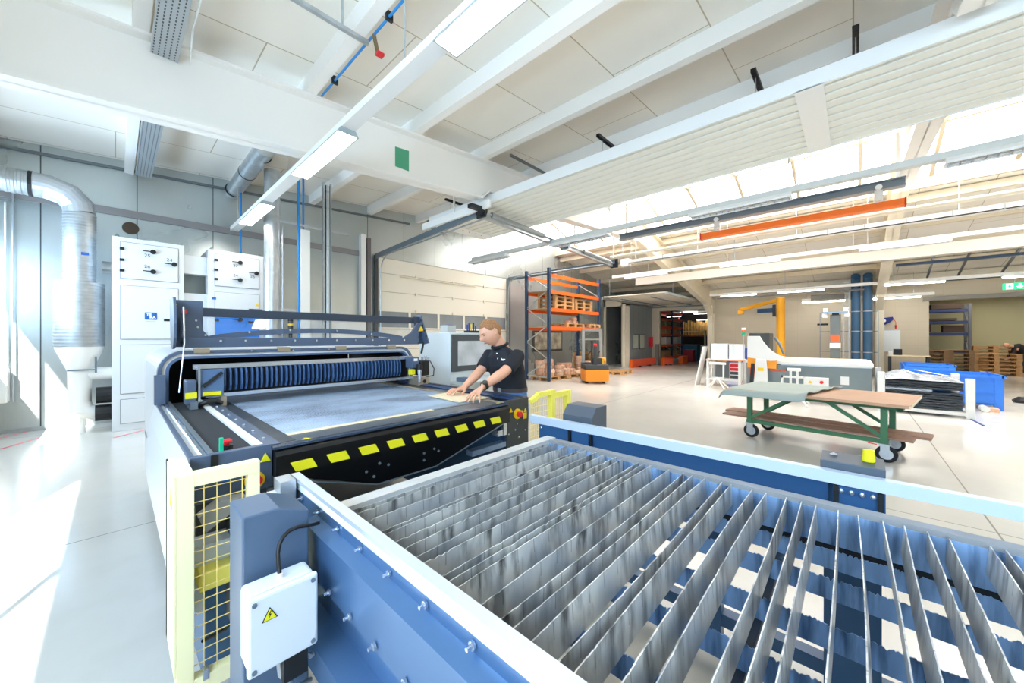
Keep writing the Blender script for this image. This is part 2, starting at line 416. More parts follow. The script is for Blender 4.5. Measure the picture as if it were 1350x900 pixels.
# ---------------------------------------------------------------- ribbed radiant ceiling panel
rp = thing('radiant_ceiling_panel', 'very long white ribbed radiant heating panel hanging under the roof', 'ceiling heater', (5.75, 1, 4.1))
prof = [(4.92, 4.24), (4.92, 4.10), (4.96, 4.10)]
nr = 9; wv = (6.56-4.96)/nr
for i in range(nr):
    x = 4.96+i*wv; prof += [(x+.004, 4.103), (x+.012, 4.135), (x+.040, 4.135), (x+.048, 4.103), (x+wv-.002, 4.103)]
prof += [(6.60, 4.10), (6.60, 4.24)]
a = MB().strip(prof, .006, 'y', -5.0, 7.15); a.build('ribbed_sheet', M('radiant_white', '#e6e6dd', .45), rp)
MB().box(4.90, 4.925, -5, 7.15, 4.09, 4.26).box(6.595, 6.62, -5, 7.15, 4.09, 4.26).build('edge_rail', lampw, rp)
MB().box(4.93, 6.59, -5, 7.15, 4.20, 4.25).build('insulation', white, rp)
for y0, y1 in ((.22, .46),): MB().box(4.9, 6.62, y0, y1, 4.085, 4.1).build('joint_cover', lampw, rp)
e = MB().box(4.92, 6.6, 6.75, 7.16, 4.085, 4.1)
e.build('end_cover', lampw, rp)
for i in range(6): MB().cyl((5.3+.2*i, 6.9, 4.08), (5.3+.2*i, 6.9, 4.086), .016, n=8).build('vent_hole', dark, rp)
for y in (7.4, 5.4, 3.17, .94, -.02, -2.2):
    z = roofN(6)-.23
    s = thing('hanger_strut', {7.4: 'black perforated strut under the roof farthest back above the garage door', 5.4: 'black perforated strut under the roof just in front of the white roof beam', 3.17: 'black perforated strut over the radiant panel, second in front of the roof beam',
        .94: 'black perforated strut over the radiant panel nearest its joint cover', -.02: 'black perforated strut standing tallest in view right of the joint cover', -2.2: 'black perforated strut above the right end of the radiant panel'}[y], 'strut', (5.9, y, z), 'struts carrying the radiant panel')
    q = MB().box(5.55, 6.9, y-.03, y-.026, z-.045, z).box(5.55, 6.9, y+.026, y+.03, z-.045, z).box(5.55, 6.9, y-.03, y+.03, z-.004, z)
    for h in range(9): q.box(5.6+.14*h, 5.62+.14*h, y-.03, y+.03, z-.045, z-.04)
    q.build('rail', dark, s)
    each(MB().cyl((5.72, y, 4.25), (5.72, y, z-.04), .006, n=6).cyl((6.45, y, 4.25), (6.45, y, z-.04), .006, n=6), 'chain', zinc, s)
# ---------------------------------------------------------------- luminaires
lampE = M('lamp_lit', '#ffffff', .4, emit=9, ecol='#fff8ec')
def row(X, Z, y0, y1, lamps, lab, roof, lit=True, wr=.14, hw=.11, rail_h=.07, label_fn=None, mat=None, grp=None, hang=(.0,)):
    t = thing('light_trunking', lab, 'light rail', (X, (y0+y1)/2, Z))
    MB().box(X-wr/2, X+wr/2, y0, y1, Z, Z+rail_h).build('rail', mat or lampw, t)
    y = y0+.6
    hb = MB(); 
    while y < y1: hb.cyl((X, y, Z+rail_h), (X, y, roof(X)-.02), .008, n=6); y += 3.07
    hb.build('hanger_wire', zinc, t)
    for i, (a, bb) in enumerate(lamps):
        l = thing('ceiling_lamp', label_fn(i), 'lamp', (X, (a+bb)/2, Z-.06), grp)
        h = MB().prism([(X-hw, Z-.055), (X-hw*.7, Z), (X+hw*.7, Z), (X+hw, Z-.055)], 'y', a, bb); h.build('housing', M('lamp_frame', '#aab6ba', .4, .3) if lit else lampw, l)
        if lit: MB().box(X-hw+.018, X+hw-.018, a+.02, bb-.02, Z-.06, Z-.054).build('diffuser', lampE, l)
        else:
            r = MB()
            for q in range(16): r.box(X-hw+.02, X+hw-.02, a+.04+(bb-a-.08)*q/15-.004, a+.04+(bb-a-.08)*q/15+.004, Z-.075, Z-.055)
            r.box(X-.006, X+.006, a+.03, bb-.03, Z-.072, Z-.055).build('louvre', alu, l)
            MB().box(X-hw, X-hw+.02, a, bb, Z-.08, Z-.05).box(X+hw-.02, X+hw, a, bb, Z-.08, Z-.05).build('reflector_edge', lampw, l)
    return t
row(1.64, 3.66, -4, 9.2, [(.7, 2.19), (3.83, 5.32), (6.8, 8.3)], 'white lighting rail running over the laser machine toward the zinc wall', roofN,
    label_fn=lambda i: ['large lit white lamp nearest the camera at the top of the photo', 'lit white lamp in front of the white roof beam', 'small lit lamp farthest back, beside the upright duct'][i], grp='lit lamps over the laser machine')
row(7.15, 3.75, -6, 8.2, [(-2.4, -.85), (.7, 2.19), (3.83, 5.32), (6.8, 8.3)], 'grey lighting rail running in front of the skylight', roofN, lit=False, hw=.12, wr=.12, rail_h=.09, mat=M('rail_grey', '#cfd0cb', .45),
    label_fn=lambda i: ['unlit louvred lamp at the right edge under the skylight', 'unlit louvred lamp above the orange crane beam', 'unlit louvred lamp just in front of the door spring shaft', 'unlit louvred lamp in front of the zinc wall above the garage door'][i], grp='unlit lamps under the skylight')
tubeE = M('tube_lit', '#ffffff', .4, emit=9, ecol='#fffaf0')
row(12.66, 3.72, -7, 6.6, [(-6.4, -4.9), (-1.6, -.1), (1.5, 3.0), (4.6, 6.1)], 'white lighting rail beyond the skylight', roofN if 0 else (lambda x: 5.6), lit=False, hw=.09, wr=.1, rail_h=.09, mat=M('rail_ivory', '#d8d3c8', .5),
    label_fn=lambda i: ['unlit lamp on the rail beyond the skylight, at the right edge', 'unlit lamp on the rail beyond the skylight, right above the blue pipes', 'unlit lamp on the rail beyond the skylight, above the yellow crane', 'unlit lamp on the rail beyond the skylight, leftmost on it'][i], grp='unlit lamps beyond the skylight')
def lowrow(X, Z, y0, y1, lamps, lab, labs, grp):
    t = thing('light_trunking', lab, 'light rail', (X, (y0+y1)/2, Z)); MB().box(X-.05, X+.05, y0, y1, Z, Z+.1).build('rail', white, t)
    hb = MB(); y = y0+.5
    while y < y1: hb.cyl((X, y, Z+.1), (X, y, roofF(X)-.02), .008, n=6); y += 3
    each(hb, 'hanger_wire', zinc, t)
    for (a, bb), l in zip(lamps, labs):
        q = thing('tube_lamp', l, 'lamp', (X, a, Z-.06), grp); MB().box(X-.05, X+.05, a, bb, Z-.03, Z).build('housing', lampw, q)
        MB().cyl((X-.03, a+.02, Z-.05), (X-.03, bb-.02, Z-.05), .022, n=8).build('tube', tubeE, q)
ys = lambda u0, u1, X: sorted((P(u0, 400, X=X).y, P(u1, 400, X=X).y))
lowrow(18.2, 3.36, -7.5, ys(936, 936, 18.2)[0], [ys(950, 998, 18.2), ys(1025, 1087, 18.2), ys(1165, 1247, 18.2), ys(1320, 1380, 18.2)], 'white low lighting rail with thin lit tubes in front of the far wall',
       ['thin lit tube lamp left of the yellow crane', 'thin lit tube lamp above the yellow crane', 'thin lit tube lamp right of the blue pipes', 'thin lit tube lamp at the right edge above the exit sign'], 'lit tubes on the far lighting rail')
lowrow(19.7, 3.02, ys(1232, 1232, 19.7)[0], ys(1057, 1057, 19.7)[0], [ys(1057, 1115, 19.7), ys(1150, 1215, 19.7)], 'lowest white lighting rail close to the far wall', ['thin lit tube lamp close to the far wall left of the blue pipes', 'thin lit tube lamp close to the far wall right of the blue pipes'], 'lit tubes close to the far wall')
# ---------------------------------------------------------------- ceiling services
t = thing('light_crane', 'light crane with grey track and orange beam hanging under the skylight', 'crane', (9.84, 2, 3.9))
MB().box(9.74, 9.94, -.7, 4.9, 4.28, 4.30).box(9.74, 9.94, -.7, 4.9, 4.42, 4.44).box(9.82, 9.86, -.7, 4.9, 4.3, 4.42).build('crane_track', M('track_grey', '#7c858c', .4, .3), t)
MB().box(9.76, 9.92, -.69, 2.74, 3.92, 4.05).build('crane_beam', M('crane_orange', '#f5741c', .4), t, bevel=.01)
MB().box(9.75, 9.93, -.71, -.69, 3.91, 4.06).box(9.75, 9.93, 2.74, 2.76, 3.91, 4.06).build('end_stop', red, t)
for y in (2.4, -.35):
    MB().box(9.79, 9.89, y-.06, y+.06, 4.05, 4.28).cyl((9.72, y, 4.32), (9.96, y, 4.32), .05).cyl((9.72, y, 4.12), (9.96, y, 4.12), .045).build('trolley', lampw, t)
for y in (4.7, -.6): MB().bar((9.84, y, 4.44), (9.84, y, 5.3), .05, .05).build('hanger', white, t)
t = thing('supply_pipe', 'cream pipe running below the orange crane beam', 'pipe', (10.6, 0, 4.05))
MB().cyl((10.6, -7.5, 4.02), (10.6, 5.6, 4.02), .05, n=12).build('pipe', cream, t)
hb = MB()
for y in (-6, -3, 0, 3, 5.2): hb.cyl((10.6, y, 4.07), (10.6, y, 5.5), .008, n=6)
hb.build('hanger_wire', zinc, t)
t = thing('cable_tray', 'white segmented cable tray crossing the hall beyond the door shaft', 'cable tray', (11.2, 0, 3.85))
q = MB().box(11.1, 11.3, -7.5, 5.4, 3.86, 3.88).box(11.1, 11.11, -7.5, 5.4, 3.86, 3.97).box(11.29, 11.3, -7.5, 5.4, 3.86, 3.97); q.build('tray', M('tray_white', '#dedbd4', .5), t)
q = MB(); y = -7
while y < 5.4: q.box(11.085, 11.1, y-.01, y+.01, 3.85, 3.985); y += .62
q.build('joint', M('joint_grey', '#a9abab', .5), t)
hb = MB()
for y in (-6.5, -4, -1.5, 1, 3.2, 5): hb.cyl((11.1, y, 3.97), (11.1, y, 5.5), .008, n=6)
hb.build('hanger_wire', lampw, t)
MB().box(11.05, 11.3, 5.25, 5.5, 3.8, 4.02).build('junction_box', lampw, t)
t = thing('ventilation_channel', 'wide white boxed channel hanging across the far roof', 'duct', (14.5, 0, 3.62))
MB().box(14.4, 14.65, -8, 6.5, 3.64, 3.93).build('channel', M('channel_grey', '#c2bcb0', .5), t)
hb = MB()
for y in (-6, -3, 0, 3, 6): hb.cyl((14.5, y, 3.93), (14.5, y, roofF(14.5)), .01, n=6)
hb.build('hanger_wire', zinc, t)
# blue steel ducts and struts near far wall
dbl = M('duct_blue', '#27405c', .5)
MB().box(19.0, 19.2, -8.5, -.9, 3.42, 3.55).build('service_channel', dbl, label='dark blue steel channel under the far roof above the right opening', cat='channel')
MB().box(17.0, 17.15, -8.5, -1.0, 3.78, 3.86).build('service_channel', dbl, label='slim dark blue channel just behind the white boxed channel', cat='channel')
for i, y in enumerate((-5.9, -4.6, -3.5, -2.6, -1.9)):
    MB().bar((16.2, y+.1, 4.2), (19.4, y, 3.6), .05, .05).build('roof_strut', M('strut_grey', '#6f757b', .45, .4), label=['grey roof strut at the far right between the dark blue channels', 'grey roof strut second from the right between the dark blue channels', 'grey roof strut in the middle of the five between the dark blue channels', 'grey roof strut second from the blue pipes', 'grey roof strut next to the blue pipes'][i], cat='strut', group='grey struts over the right opening')
q = MB()
for y0 in (1.0, 2.2, 3.4): q.box(19.1, 19.16, y0-.6, y0+.6, 3.42, 3.47)
for z in (3.3, 3.52): q.cyl((18.9, -.3, z), (18.9, 4.6, z), .035, n=8)
q.build('pipe_rack', M('pipe_grey', '#88898a', .5, .3), label='run of thin grey pipes under the far roof above the yellow crane', cat='pipes')
MB().box(19.0, 19.6, .25, 1.25, 3.0, 3.2).build('fan_heater', M('heater_dark', '#6a675f', .6, bump=.5), label='dark grey louvred unit under the roof left of the blue pipes', cat='heater')
# perforated tray along the left roof + white cable
t = thing('cable_tray', 'galvanised perforated cable tray under the roof at upper left', 'cable tray', (.33, 2, 4.36))
MB().box(.24, .245, -4, 9.3, 4.38, 4.44).box(.44, .445, -4, 9.3, 4.38, 4.44).build('tray_side', zinc, t)
m, nt, b, tc, sp = nodes_mat('perforated_zinc')
k1 = mth(nt, 'MULTIPLY', line_mask(nt, sp.outputs['Y'], .05, 0, .03), line_mask(nt, sp.outputs['X'], .04, .0, .01))
nt.links.new(mixc(nt, k1, lin('#b4bbc0'), lin('#4b5054')), b.inputs['Base Color']); b.inputs['Metallic'].default_value = .6; b.inputs['Roughness'].default_value = .4
MB().box(.24, .445, -4, 9.3, 4.375, 4.382).build('tray_base', m, t)
MB().tube([(.52, 5.0, 4.3), (.5, 4.6, 4.42), (.5, 3.5, 4.4), (.47, 2, 4.42), (.5, -2, 4.42)], .008, 6).build('cable', lampw, label='white cable hanging beside the perforated tray at upper left', cat='cable')
t = thing('compressed_air_pipe', 'blue compressed air pipe fixed along the roof purlin with a red tap', 'pipe', (1.82, 3, 4.55))
MB().cyl((1.80, -4, 4.6), (1.80, 5.0, 4.6), .013, n=8).build('pipe', pipeblue, t)
for y in (4.6, 3.3, 2.0): MB().box(1.77, 1.84, y-.015, y+.015, 4.57, 4.66).build('clip', dark, t)
MB().cyl((1.80, 3.6, 4.6), (1.84, 3.6, 4.45), .02, n=8).build('tap', M('brass', '#8c7a5a', .4, .7), t)
MB().box(1.83, 1.9, 3.57, 3.63, 4.42, 4.45).build('tap_handle', red, t, label='red tap handle')
t = thing('strut_rail', 'galvanised strut rail crossing the roof at the top left', 'strut', (1, 3.64, 4.5)); MB().box(.3, 1.76, 3.62, 3.66, 4.49, 4.53).build('rail', zinc, t)
MB().cyl((.5, 3.64, 4.53), (.5, 3.64, roofN(.5)), .01, n=6).cyl((1.5, 3.64, 4.53), (1.5, 3.64, roofN(1.5)), .01, n=6).build('rod', zinc, t)
MB().box(5.0, 6.2, 4.66, 4.70, 4.88, 4.92).build('strut_rail', M('strut_dk', '#6d6f70', .5, .4), label='slim grey strut under the roof panels in front of the radiant panel', cat='strut')
# ================================================================ LEFT BACK: ducts and filter cabinets
def ribbed(p0, p1, r, pitch=.045, amp=.006):
    p0, p1 = Vector(p0), Vector(p1); n = max(2, int((p1-p0).length/pitch)); pts = []; rs = []
    for i in range(n):
        for f, a in ((0, 0), (.35, 0), (.45, amp), (.9, amp)):
            pts.append(p0.lerp(p1, (i+f)/n)); rs.append(r+a)
    pts.append(p1); rs.append(r); return MB().tube(pts, rs, 24)
D = Vector((-.38, 8.9, 0))
t = thing('extraction_duct', 'thick ribbed galvanised duct with elbow and silencer left of the filter cabinets', 'duct', (-.38, 8.9, 0))
ribbed((-1.6, 8.9, 3.77), (-.86, 8.9, 3.77), .17, .06).build('horizontal_duct', zinc, t, smooth=1)
el = [(-.86, 8.9, 3.77), (-.70, 8.9, 3.77), (-.50, 8.9, 3.70), (-.40, 8.9, 3.57), (-.38, 8.9, 3.45)]
MB().tube(el, [.175, .18, .18, .18, .175], 20).build('elbow', alu, t)
MB().cyl((-.87, 8.9, 3.77), (-.83, 8.9, 3.77), .185, n=24).build('duct_clamp', dark, t)
ribbed((-.38, 8.9, 3.45), (-.38, 8.9, 2.33), .172).build('vertical_duct', zinc, t, smooth=1)
ribbed((-.38, 8.9, 2.36), (-.38, 8.9, 1.36), .265, .05).build('silencer', zinc, t, smooth=1)
MB().lathe([(.262, 1.37), (.255, 1.33), (.155, 1.05), (.13, .98), (.12, .40), (.13, .34)], (-.38, 8.9, 0), 24).build('cone', white, t, smooth=1)
MB().tube([(-.38, 8.9, .97), (-.25, 8.9, .93), (-.03, 8.9, .93)], .10, 16).build('side_pipe', white, t, smooth=1)
MB().tube([(-.38, 8.9, .5), (-.34, 8.9, .36), (-.22, 8.9, .30), (-.03, 8.9, .30)], .12, 16).build('bottom_elbow', white, t, smooth=1)
MB().cyl((-.21, 8.85, .58), (-.03, 8.85, .58), .13, n=16).build('black_coupling', black, t, label='black coupling sleeve')
MB().cyl((-.22, 8.84, .3), (-.03, 8.84, .3), .128, n=16).build('black_coupling', black, t, label='black coupling sleeve')
MB().cyl((-.5, 8.75, 1.0), (-.2, 8.75, 1.0), .012, n=8).cyl((-.21, 8.75, .95), (-.21, 8.75, 1.2), .012, n=8).build('damper_lever', jm, t)
MB().cyl((-.38, 8.9, 3.94), (-.38, 8.9, 3.45), .0, n=4) if 0 else None
MB().cyl((-1.15, 8.9, 3.94), (-1.15, 8.9, roofN(-1.15)-.02), .012, n=6).build('hanger', zinc, t)
MB().box(-.36, -.28, 8.722, 8.73, 2.78, 2.82).build('sticker', M('logo_blue', '#1b58ae', .4), t)
MB().cyl((-.35, 8.9, .0), (-.35, 8.9, .3), .03, n=8).build('foot', white, t)
MB().cyl((-.15, 9.2, 2.68), (-.02, 9.2, 2.68), .10, n=16).build('wall_duct', zinc, t)
# wall hole
MB().lathe([(.09, -.02), (.11, -.02), (.11, 0), (.09, 0)], (.19, GY-.004, 3.5), 24, 'y').build('wall_opening', M('hole_rim', '#4a3d30', .8), label='round dark pipe hole in the zinc wall under the grey band', cat='hole')
def number(body, x, z, par, Y, s=.075): text('number', body, s, M('marker_ink', '#4c5157', .6), (x, Y, z), (1, 0, 0), (0, 0, 1), par, .0005)
def lever(x, z, par, Y):
    MB().lathe([(.036, -.045), (.036, -.012), (.03, 0)], (x, Y, z), 16, 'y').bar((x, Y-.035, z), (x-.125, Y-.035, z+.004), .014, .022, up=(0, 1, 0)).build('lever_handle', black, par)
def filt(x0, label, h=3.12, nums=(), blue=False):
    Y = 8.6; x1 = x0+.86
    t = thing('filter_cabinet', label, 'cabinet', (x0+.43, 9.05, 0))
    MB().box(x0, x1, Y+.02, 9.5, 0, h).build('body', cabw, t, bevel=.006)
    seams = [(0.12, .50), (.60, 1.38), (1.48, 2.34), (2.46, 3.04)] if not blue else [(0.12, .50), (.60, 1.40), (1.97, 2.34), (2.46, 3.04), (1.47, 1.90)]
    for i, (a, b) in enumerate(seams):
        mt = cabw
        d = MB().box(x0+.1, x1-.08, Y-.002, Y+.02, a, b)
        dd = d.build('door' if i == 3 else 'access_panel', M('cabinet_blue', '#2f84e2', .4) if (blue and i == 4) else cabw, t, bevel=.004, label='blue lower panel' if (blue and i == 4) else None)
        MB().box(x0+.09, x1-.07, Y+.0165, Y+.0195, a-.01, b+.01).build('seam', M('seam_grey', '#8f959c', .6), t)
        if i == 3:
            for z in (2.58, 2.75, 2.93): MB().box(x0+.085, x0+.135, Y-.02, Y+.01, z-.02, z+.02).build('hinge', black, dd)
            for (lx, lz), nb in zip(((.47, 2.93), (.73, 2.76), (.47, 2.60)), nums):
                lever(x0+lx, lz, dd, Y-.002)
            number(nums[0], x0+.40, 2.86, dd, Y-.004); number(nums[1], x0+.67, 2.83 if not blue else 2.69, dd, Y-.004); number(nums[2], x0+.40, 2.68, dd, Y-.004)
    MB().box(x0+.6, x0+.7, Y-.012, Y, 1.78, 1.82).build('latch', black, t)
    for x in (x0+.06, x1-.05): MB().lathe([(.012, 0), (.03, .02), (.012, .05)], (x, Y+.1, h), 10).build('lifting_eye', zinc, t)
    return t
c1 = filt(-.04, 'tall white filter cabinet with a blue square badge, left of the two cabinets', 3.12, ('25', '24', '26'))
bd = MB().box(.33, .475, 8.588, 8.598, 1.80, 1.92).build('badge', M('badge_blue', '#1560b4', .4), c1)
wi = M('badge_white', '#ffffff', .5)
text('badge_text', 'TE', .055, wi, (.378, 8.587, 1.885), (1, 0, 0), (0, 0, 1), bd, .0005, bold=.003)
text('badge_text', 'KA', .055, wi, (.423, 8.587, 1.838), (1, 0, 0), (0, 0, 1), bd, .0005, bold=.003)
MB().box(.34, .46, 8.594, 8.598, 1.765, 1.775).build('badge_line', M('badge_pale', '#b8cbe0', .5), c1)
c2 = filt(1.15, 'tall white filter cabinet with a blue lower panel, right of the two cabinets', 3.12, ('27', '26', '24'), True)
MB().box(1.86-.1, 1.86+.12, 8.585, 8.599, 2.0, 2.06).build('latch', black, c2)
tri = lambda x, z, s, Y: MB().prism([(x-s, z), (x+s, z), (x, z+1.7*s)], 'y', Y-.002, Y)
tri(1.9, 2.12, .035, 8.598).build('warning_label', yel2, c2)
lever(1.62, 1.84, c2, 8.6); MB().box(1.24, 1.30, 8.575, 8.6, 1.80, 1.85).build('hinge', black, c2)
MB().box(1.2, 1.26, 8.59, 8.599, 2.2, 2.24).build('sticker', MATS['badge_blue'], c2)
t = thing('duct_box', 'white box duct joining the two filter cabinets', 'duct', (.98, 9.1, 1.9))
MB().box(.82, 1.15, 8.75, 9.5, 2.65, 2.98).box(.82, 1.15, 8.75, 9.5, 1.6, 2.3).build('duct_body', cabw, t)
MB().box(.82, 1.15, 8.95, 9.4, 2.3, 2.65).build('dark_recess', M('recess', '#7d8583', .6), t)
# upright ducts and services in front of cabinet 2
t = thing('upright_duct', 'smooth galvanised upright round duct right of the filter cabinets', 'duct', (2.0, 8.0, 0))
MB().cyl((2.0, 8.0, 0), (2.0, 8.0, 2.2), .125, n=28).cyl((2.0, 8.0, 2.2), (2.0, 8.0, 4.63), .128, n=28).build('pipe', zinc, t, smooth=1)
for z in (2.0, 3.67): MB().cyl((2.0, 8.0, z-.02), (2.0, 8.0, z+.02), .135, n=28).build('pipe_clamp', zinc, t)
MB().cyl((2.17, 8.0, 0), (2.17, 8.0, 3.62), .018, n=8).build('side_conduit', alu, t)
t = thing('roof_duct', 'round galvanised duct under the roof entering the zinc wall', 'duct', (1.68, 8.6, 4.4))
MB().cyl((1.66, 7.0, 4.58), (1.7, 9.69, 4.6), .14, n=28).build('pipe', zinc, t, smooth=1)
for y in (7.3, 8.3, 9.5): MB().cyl((1.68, y-.012, 4.59), (1.68, y+.012, 4.59), .146, n=28).build('duct_clamp', dark, t)
MB().bar((1.95, 7.93, 3.70), (3.4, 7.93, 3.70), .035, .04).build('strut_rail', alu, label='slotted strut rail behind the upright blue pipe, upper one', cat='strut')
MB().bar((1.95, 7.93, 2.03), (3.4, 7.93, 2.03), .035, .04).build('strut_rail', alu, label='slotted strut rail low behind the upright blue pipe', cat='strut')
MB().cyl((2.41, 7.88, 0), (2.41, 7.88, 4.66), .022, n=10).build('upright_blue_pipe', pipeblue, label='upright blue air pipe left of the white casing', cat='pipe')
MB().cyl((2.52, 7.95, 3.6), (2.52, 7.95, 4.66), .018, n=10).build('upright_blue_pipe', pipeblue, label='short blue air pipe entering the top of the white casing', cat='pipe')
MB().cyl((1.75, 9.2, 3.12), (1.75, 9.2, 4.5), .015, n=8).build('upright_blue_pipe', pipeblue, label='thin blue pipe rising behind the right filter cabinet', cat='pipe')
MB().box(2.44, 2.6, 7.82, 7.9, 0, 3.6).build('cable_casing', lampw, label='white upright cable casing beside the blue pipe', cat='casing')
t = thing('cable_ladder', 'upright galvanised cable ladder right of the white casing', 'cable ladder', (2.95, 7.9, 0))
MB().box(2.86, 2.88, 7.85, 7.92, 0, 4.65).box(3.0, 3.02, 7.85, 7.92, 0, 4.65).build('side_rail', zinc, t)
q = MB()
for i in range(24): q.box(2.88, 3.0, 7.88, 7.9, .1+i*.19, .13+i*.19)
q.build('rung', zinc, t)
for i, x in enumerate((2.905, 2.93, 2.955, 2.98)): MB().cyl((x, 7.86, 0), (x, 7.86, 4.6), .010, n=6).build('cable', [dark, alu, white, jm][i], t)
MB().box(2.62, 3.4, 8.0, 8.3, 0, 1.98).build('control_box', white, label='white control cabinet behind the cable ladder', cat='cabinet', bevel=.01)
t = thing('signal_beacon', 'small black and yellow beacon between the duct and the blue pipe', 'beacon', (2.28, 7.9, 0))
MB().cyl((2.28, 7.9, 0), (2.28, 7.9, 1.62), .03, n=10).build('stand', dark, t)
MB().cyl((2.28, 7.9, 1.62), (2.28, 7.9, 1.85), .045, n=14).build('lamp', black, t); MB().cyl((2.28, 7.9, 1.73), (2.28, 7.9, 1.77), .047, n=14).build('band', yel2, t)
t = thing('wall_panel_board', 'beige wall panel with small dark controls left of the garage door', 'panel', (3.9, 9.5, 0))
MB().box(3.45, 4.4, 9.5, 9.69, 0, 2.05).build('board', white, t)
for z0 in (1.28, 1.5): MB().box(3.75, 3.95, 9.48, 9.5, z0, z0+.12).build('control', dgreyP, t)
# white electrical box and conduits at far left
t = thing('wall_box', 'white wall box with upright conduits at the left edge of the photo', 'electrical box', (-1.3, 9.6, .4))
MB().box(-1.5, -1.12, 9.45, 9.69, .5, 1.02).build('box', white, t, bevel=.02)
for x in (-1.45, -1.3, -1.16): MB().cyl((x, 9.62, 1.0), (x, 9.62, 3.6 if x > -1.2 else 2.4), .012, n=8).build('conduit', white, t)
MB().cyl((-1.09, 9.62, .5), (-1.09, 9.62, 3.9), .012, n=8).build('conduit', alu, t)
MB().cyl((-1.45, 9.62, 0), (-1.45, 9.62, .5), .012, n=8).build('conduit', black, t)
# floor tape
tape = M('red_tape', '#e4586a', .5)
for p, q, lab in ((P(0, 577.5, Z=0), P(48, 566, Z=0), 'red line on the floor closest to the zinc wall at left'), (P(0, 592, Z=0), P(52, 577, Z=0), 'red line on the floor crossing in front of the left wall corner'), (P(150, 577, Z=0), P(213, 561, Z=0), 'pink red line on the floor in front of the badge cabinet')):
    p.z = q.z = .0015; MB().bar(p, q, .03, .002).build('floor_tape', tape, label=lab, cat='floor marking')
# ================================================================ BLOCK at the back right corner
# face X=17.65 with dark doorway, face Y=8.3 in grey sheet
struct('wall_block', MB().box(17.65, 20.7, GY+.15, GY+.2, 0, 3.6).box(17.65, 17.75, 9.62, GY+.1, 0, 3.6).box(17.65, 17.75, 8.3, 8.72, 0, 3.6).box(17.65, 17.75, 8.3, GY+.1, 3.12, 3.6).box(17.75, FX, 8.3, 14, 3.2, 3.6), beige)
struct('trim_%d' % NT, MB().box(17.56, 17.65, 8.48, 8.62, 0, 3.2), cream); NT += 1
m, nt, b, tc, sp = nodes_mat('grey_sheet')
nt.links.new(mixc(nt, line_mask(nt, sp.outputs['X'], .55, 0, .012), lin('#8b9297'), lin('#5c6267')), b.inputs['Base Color']); b.inputs['Metallic'].default_value = .3; b.inputs['Roughness'].default_value = .45
struct('wall_block_side', MB().box(17.75, FX, 8.3, 8.4, 0, 3.25), m)
for u0, u1, n in ((834, 841, 4), (843, 849.5, 5)):
    a = P(u0, 441, Y=8.29); b2 = P(u1, 459, Y=8.29)
    f = struct('window_%d' % n, MB().box(a.x, b2.x, 8.27, 8.3, b2.z-.04, a.z+.04), M('frame_grey', '#55595c', .5))
    MB().box(a.x+.05, b2.x-.05, 8.262, 8.27, b2.z, a.z).build('window_pane', M('pane_pale', '#b9c0b4', .2), f)
MB().box(20.0, 20.3, 8.15, 8.28, 1.0, 1.55).build('extinguisher_cabinet', red, label='small red extinguisher cabinet on the grey sheet wall', cat='extinguisher box')
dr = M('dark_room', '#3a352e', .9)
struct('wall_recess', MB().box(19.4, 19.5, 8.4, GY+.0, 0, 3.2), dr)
def barrier(name, p, q, lab):
    t = thing(name, lab, 'barrier', ((p.x+q.x)/2, (p.y+q.y)/2, 0))
    MB().bar((p.x, p.y, .22), (q.x, q.y, .22), .08, .36).build('board', M('barrier_red', '#e2583a', .5), t)
    d = (q-p).normalized()
    MB().bar(p+Vector((0, 0, .2))-d*.02, p+Vector((0, 0, .2))+d*.12, .14, .42).build('end_post', orange, t)
    for k in (.3, .7): MB().box(p.lerp(q, k).x-.05, p.lerp(q, k).x+.05, p.lerp(q, k).y-.12, p.lerp(q, k).y+.12, 0, .06).build('foot', dark, t)
barrier('guard_barrier', Vector((17.5, 8.12, 0)), Vector((20.3, 8.02, 0)), 'long orange red impact barrier along the grey sheet wall')
barrier('guard_barrier', Vector((20.2, 7.62, 0)), Vector((20.9, 7.3, 0)), 'short orange red barrier beside the left opening')
MB().box(20.28, 20.42, 7.85, 8.05, 0, 1.15).build('bollard', M('bollard_grey', '#77726c', .6), label='grey post guard at the left jamb of the warehouse opening', cat='post')
# parked overhead door of the left opening
t = thing('overhead_door', 'open cream sectional door parked under the roof before the warehouse opening', 'garage door', (18, 6.6, 3.2))
q = MB()
for i in range(5): q.box(14.9+i*1.1, 15.98+i*1.1, 5.45, 8.2, 3.30, 3.34)
q.build('door_panel', creamd, t)
MB().box(14.8, 20.45, 5.38, 5.44, 3.22, 3.32).box(14.8, 20.45, 8.2, 8.26, 3.22, 3.32).build('ceiling_rail', zinc, t)
MB().box(15.0, 20.3, 6.1, 6.16, 3.16, 3.20).box(15.0, 20.3, 7.4, 7.46, 3.16, 3.20).build('stiffener', jm, t)
MB().cyl((19.9, 5.3, 3.12), (19.9, 8.25, 3.12), .03, n=8).build('torsion_shaft', jm, t)
for x in (15.5, 18.0, 20.0): MB().cyl((x, 5.41, 3.32), (x, 5.41, roofF(x)-.02 ), .012, n=6).cyl((x, 8.23, 3.32), (x, 8.23, roofF(x)-.02), .012, n=6).build('hanger', zinc, t)
# window in gable behind the rack
wf = struct('window_6', MB().box(11.7, 13.75, GY-.05, GY-.002, .92, 1.80), M('win_frame_dark', '#4a4a46', .5))
for a, b2 in ((11.78, 12.68), (12.78, 13.67)):
    MB().box(a, b2, GY-.06, GY-.05, 1.0, 1.72).build('window_pane', M('pane_mix', '#b4ad98', .15, var=.5, scale=3.5), wf)
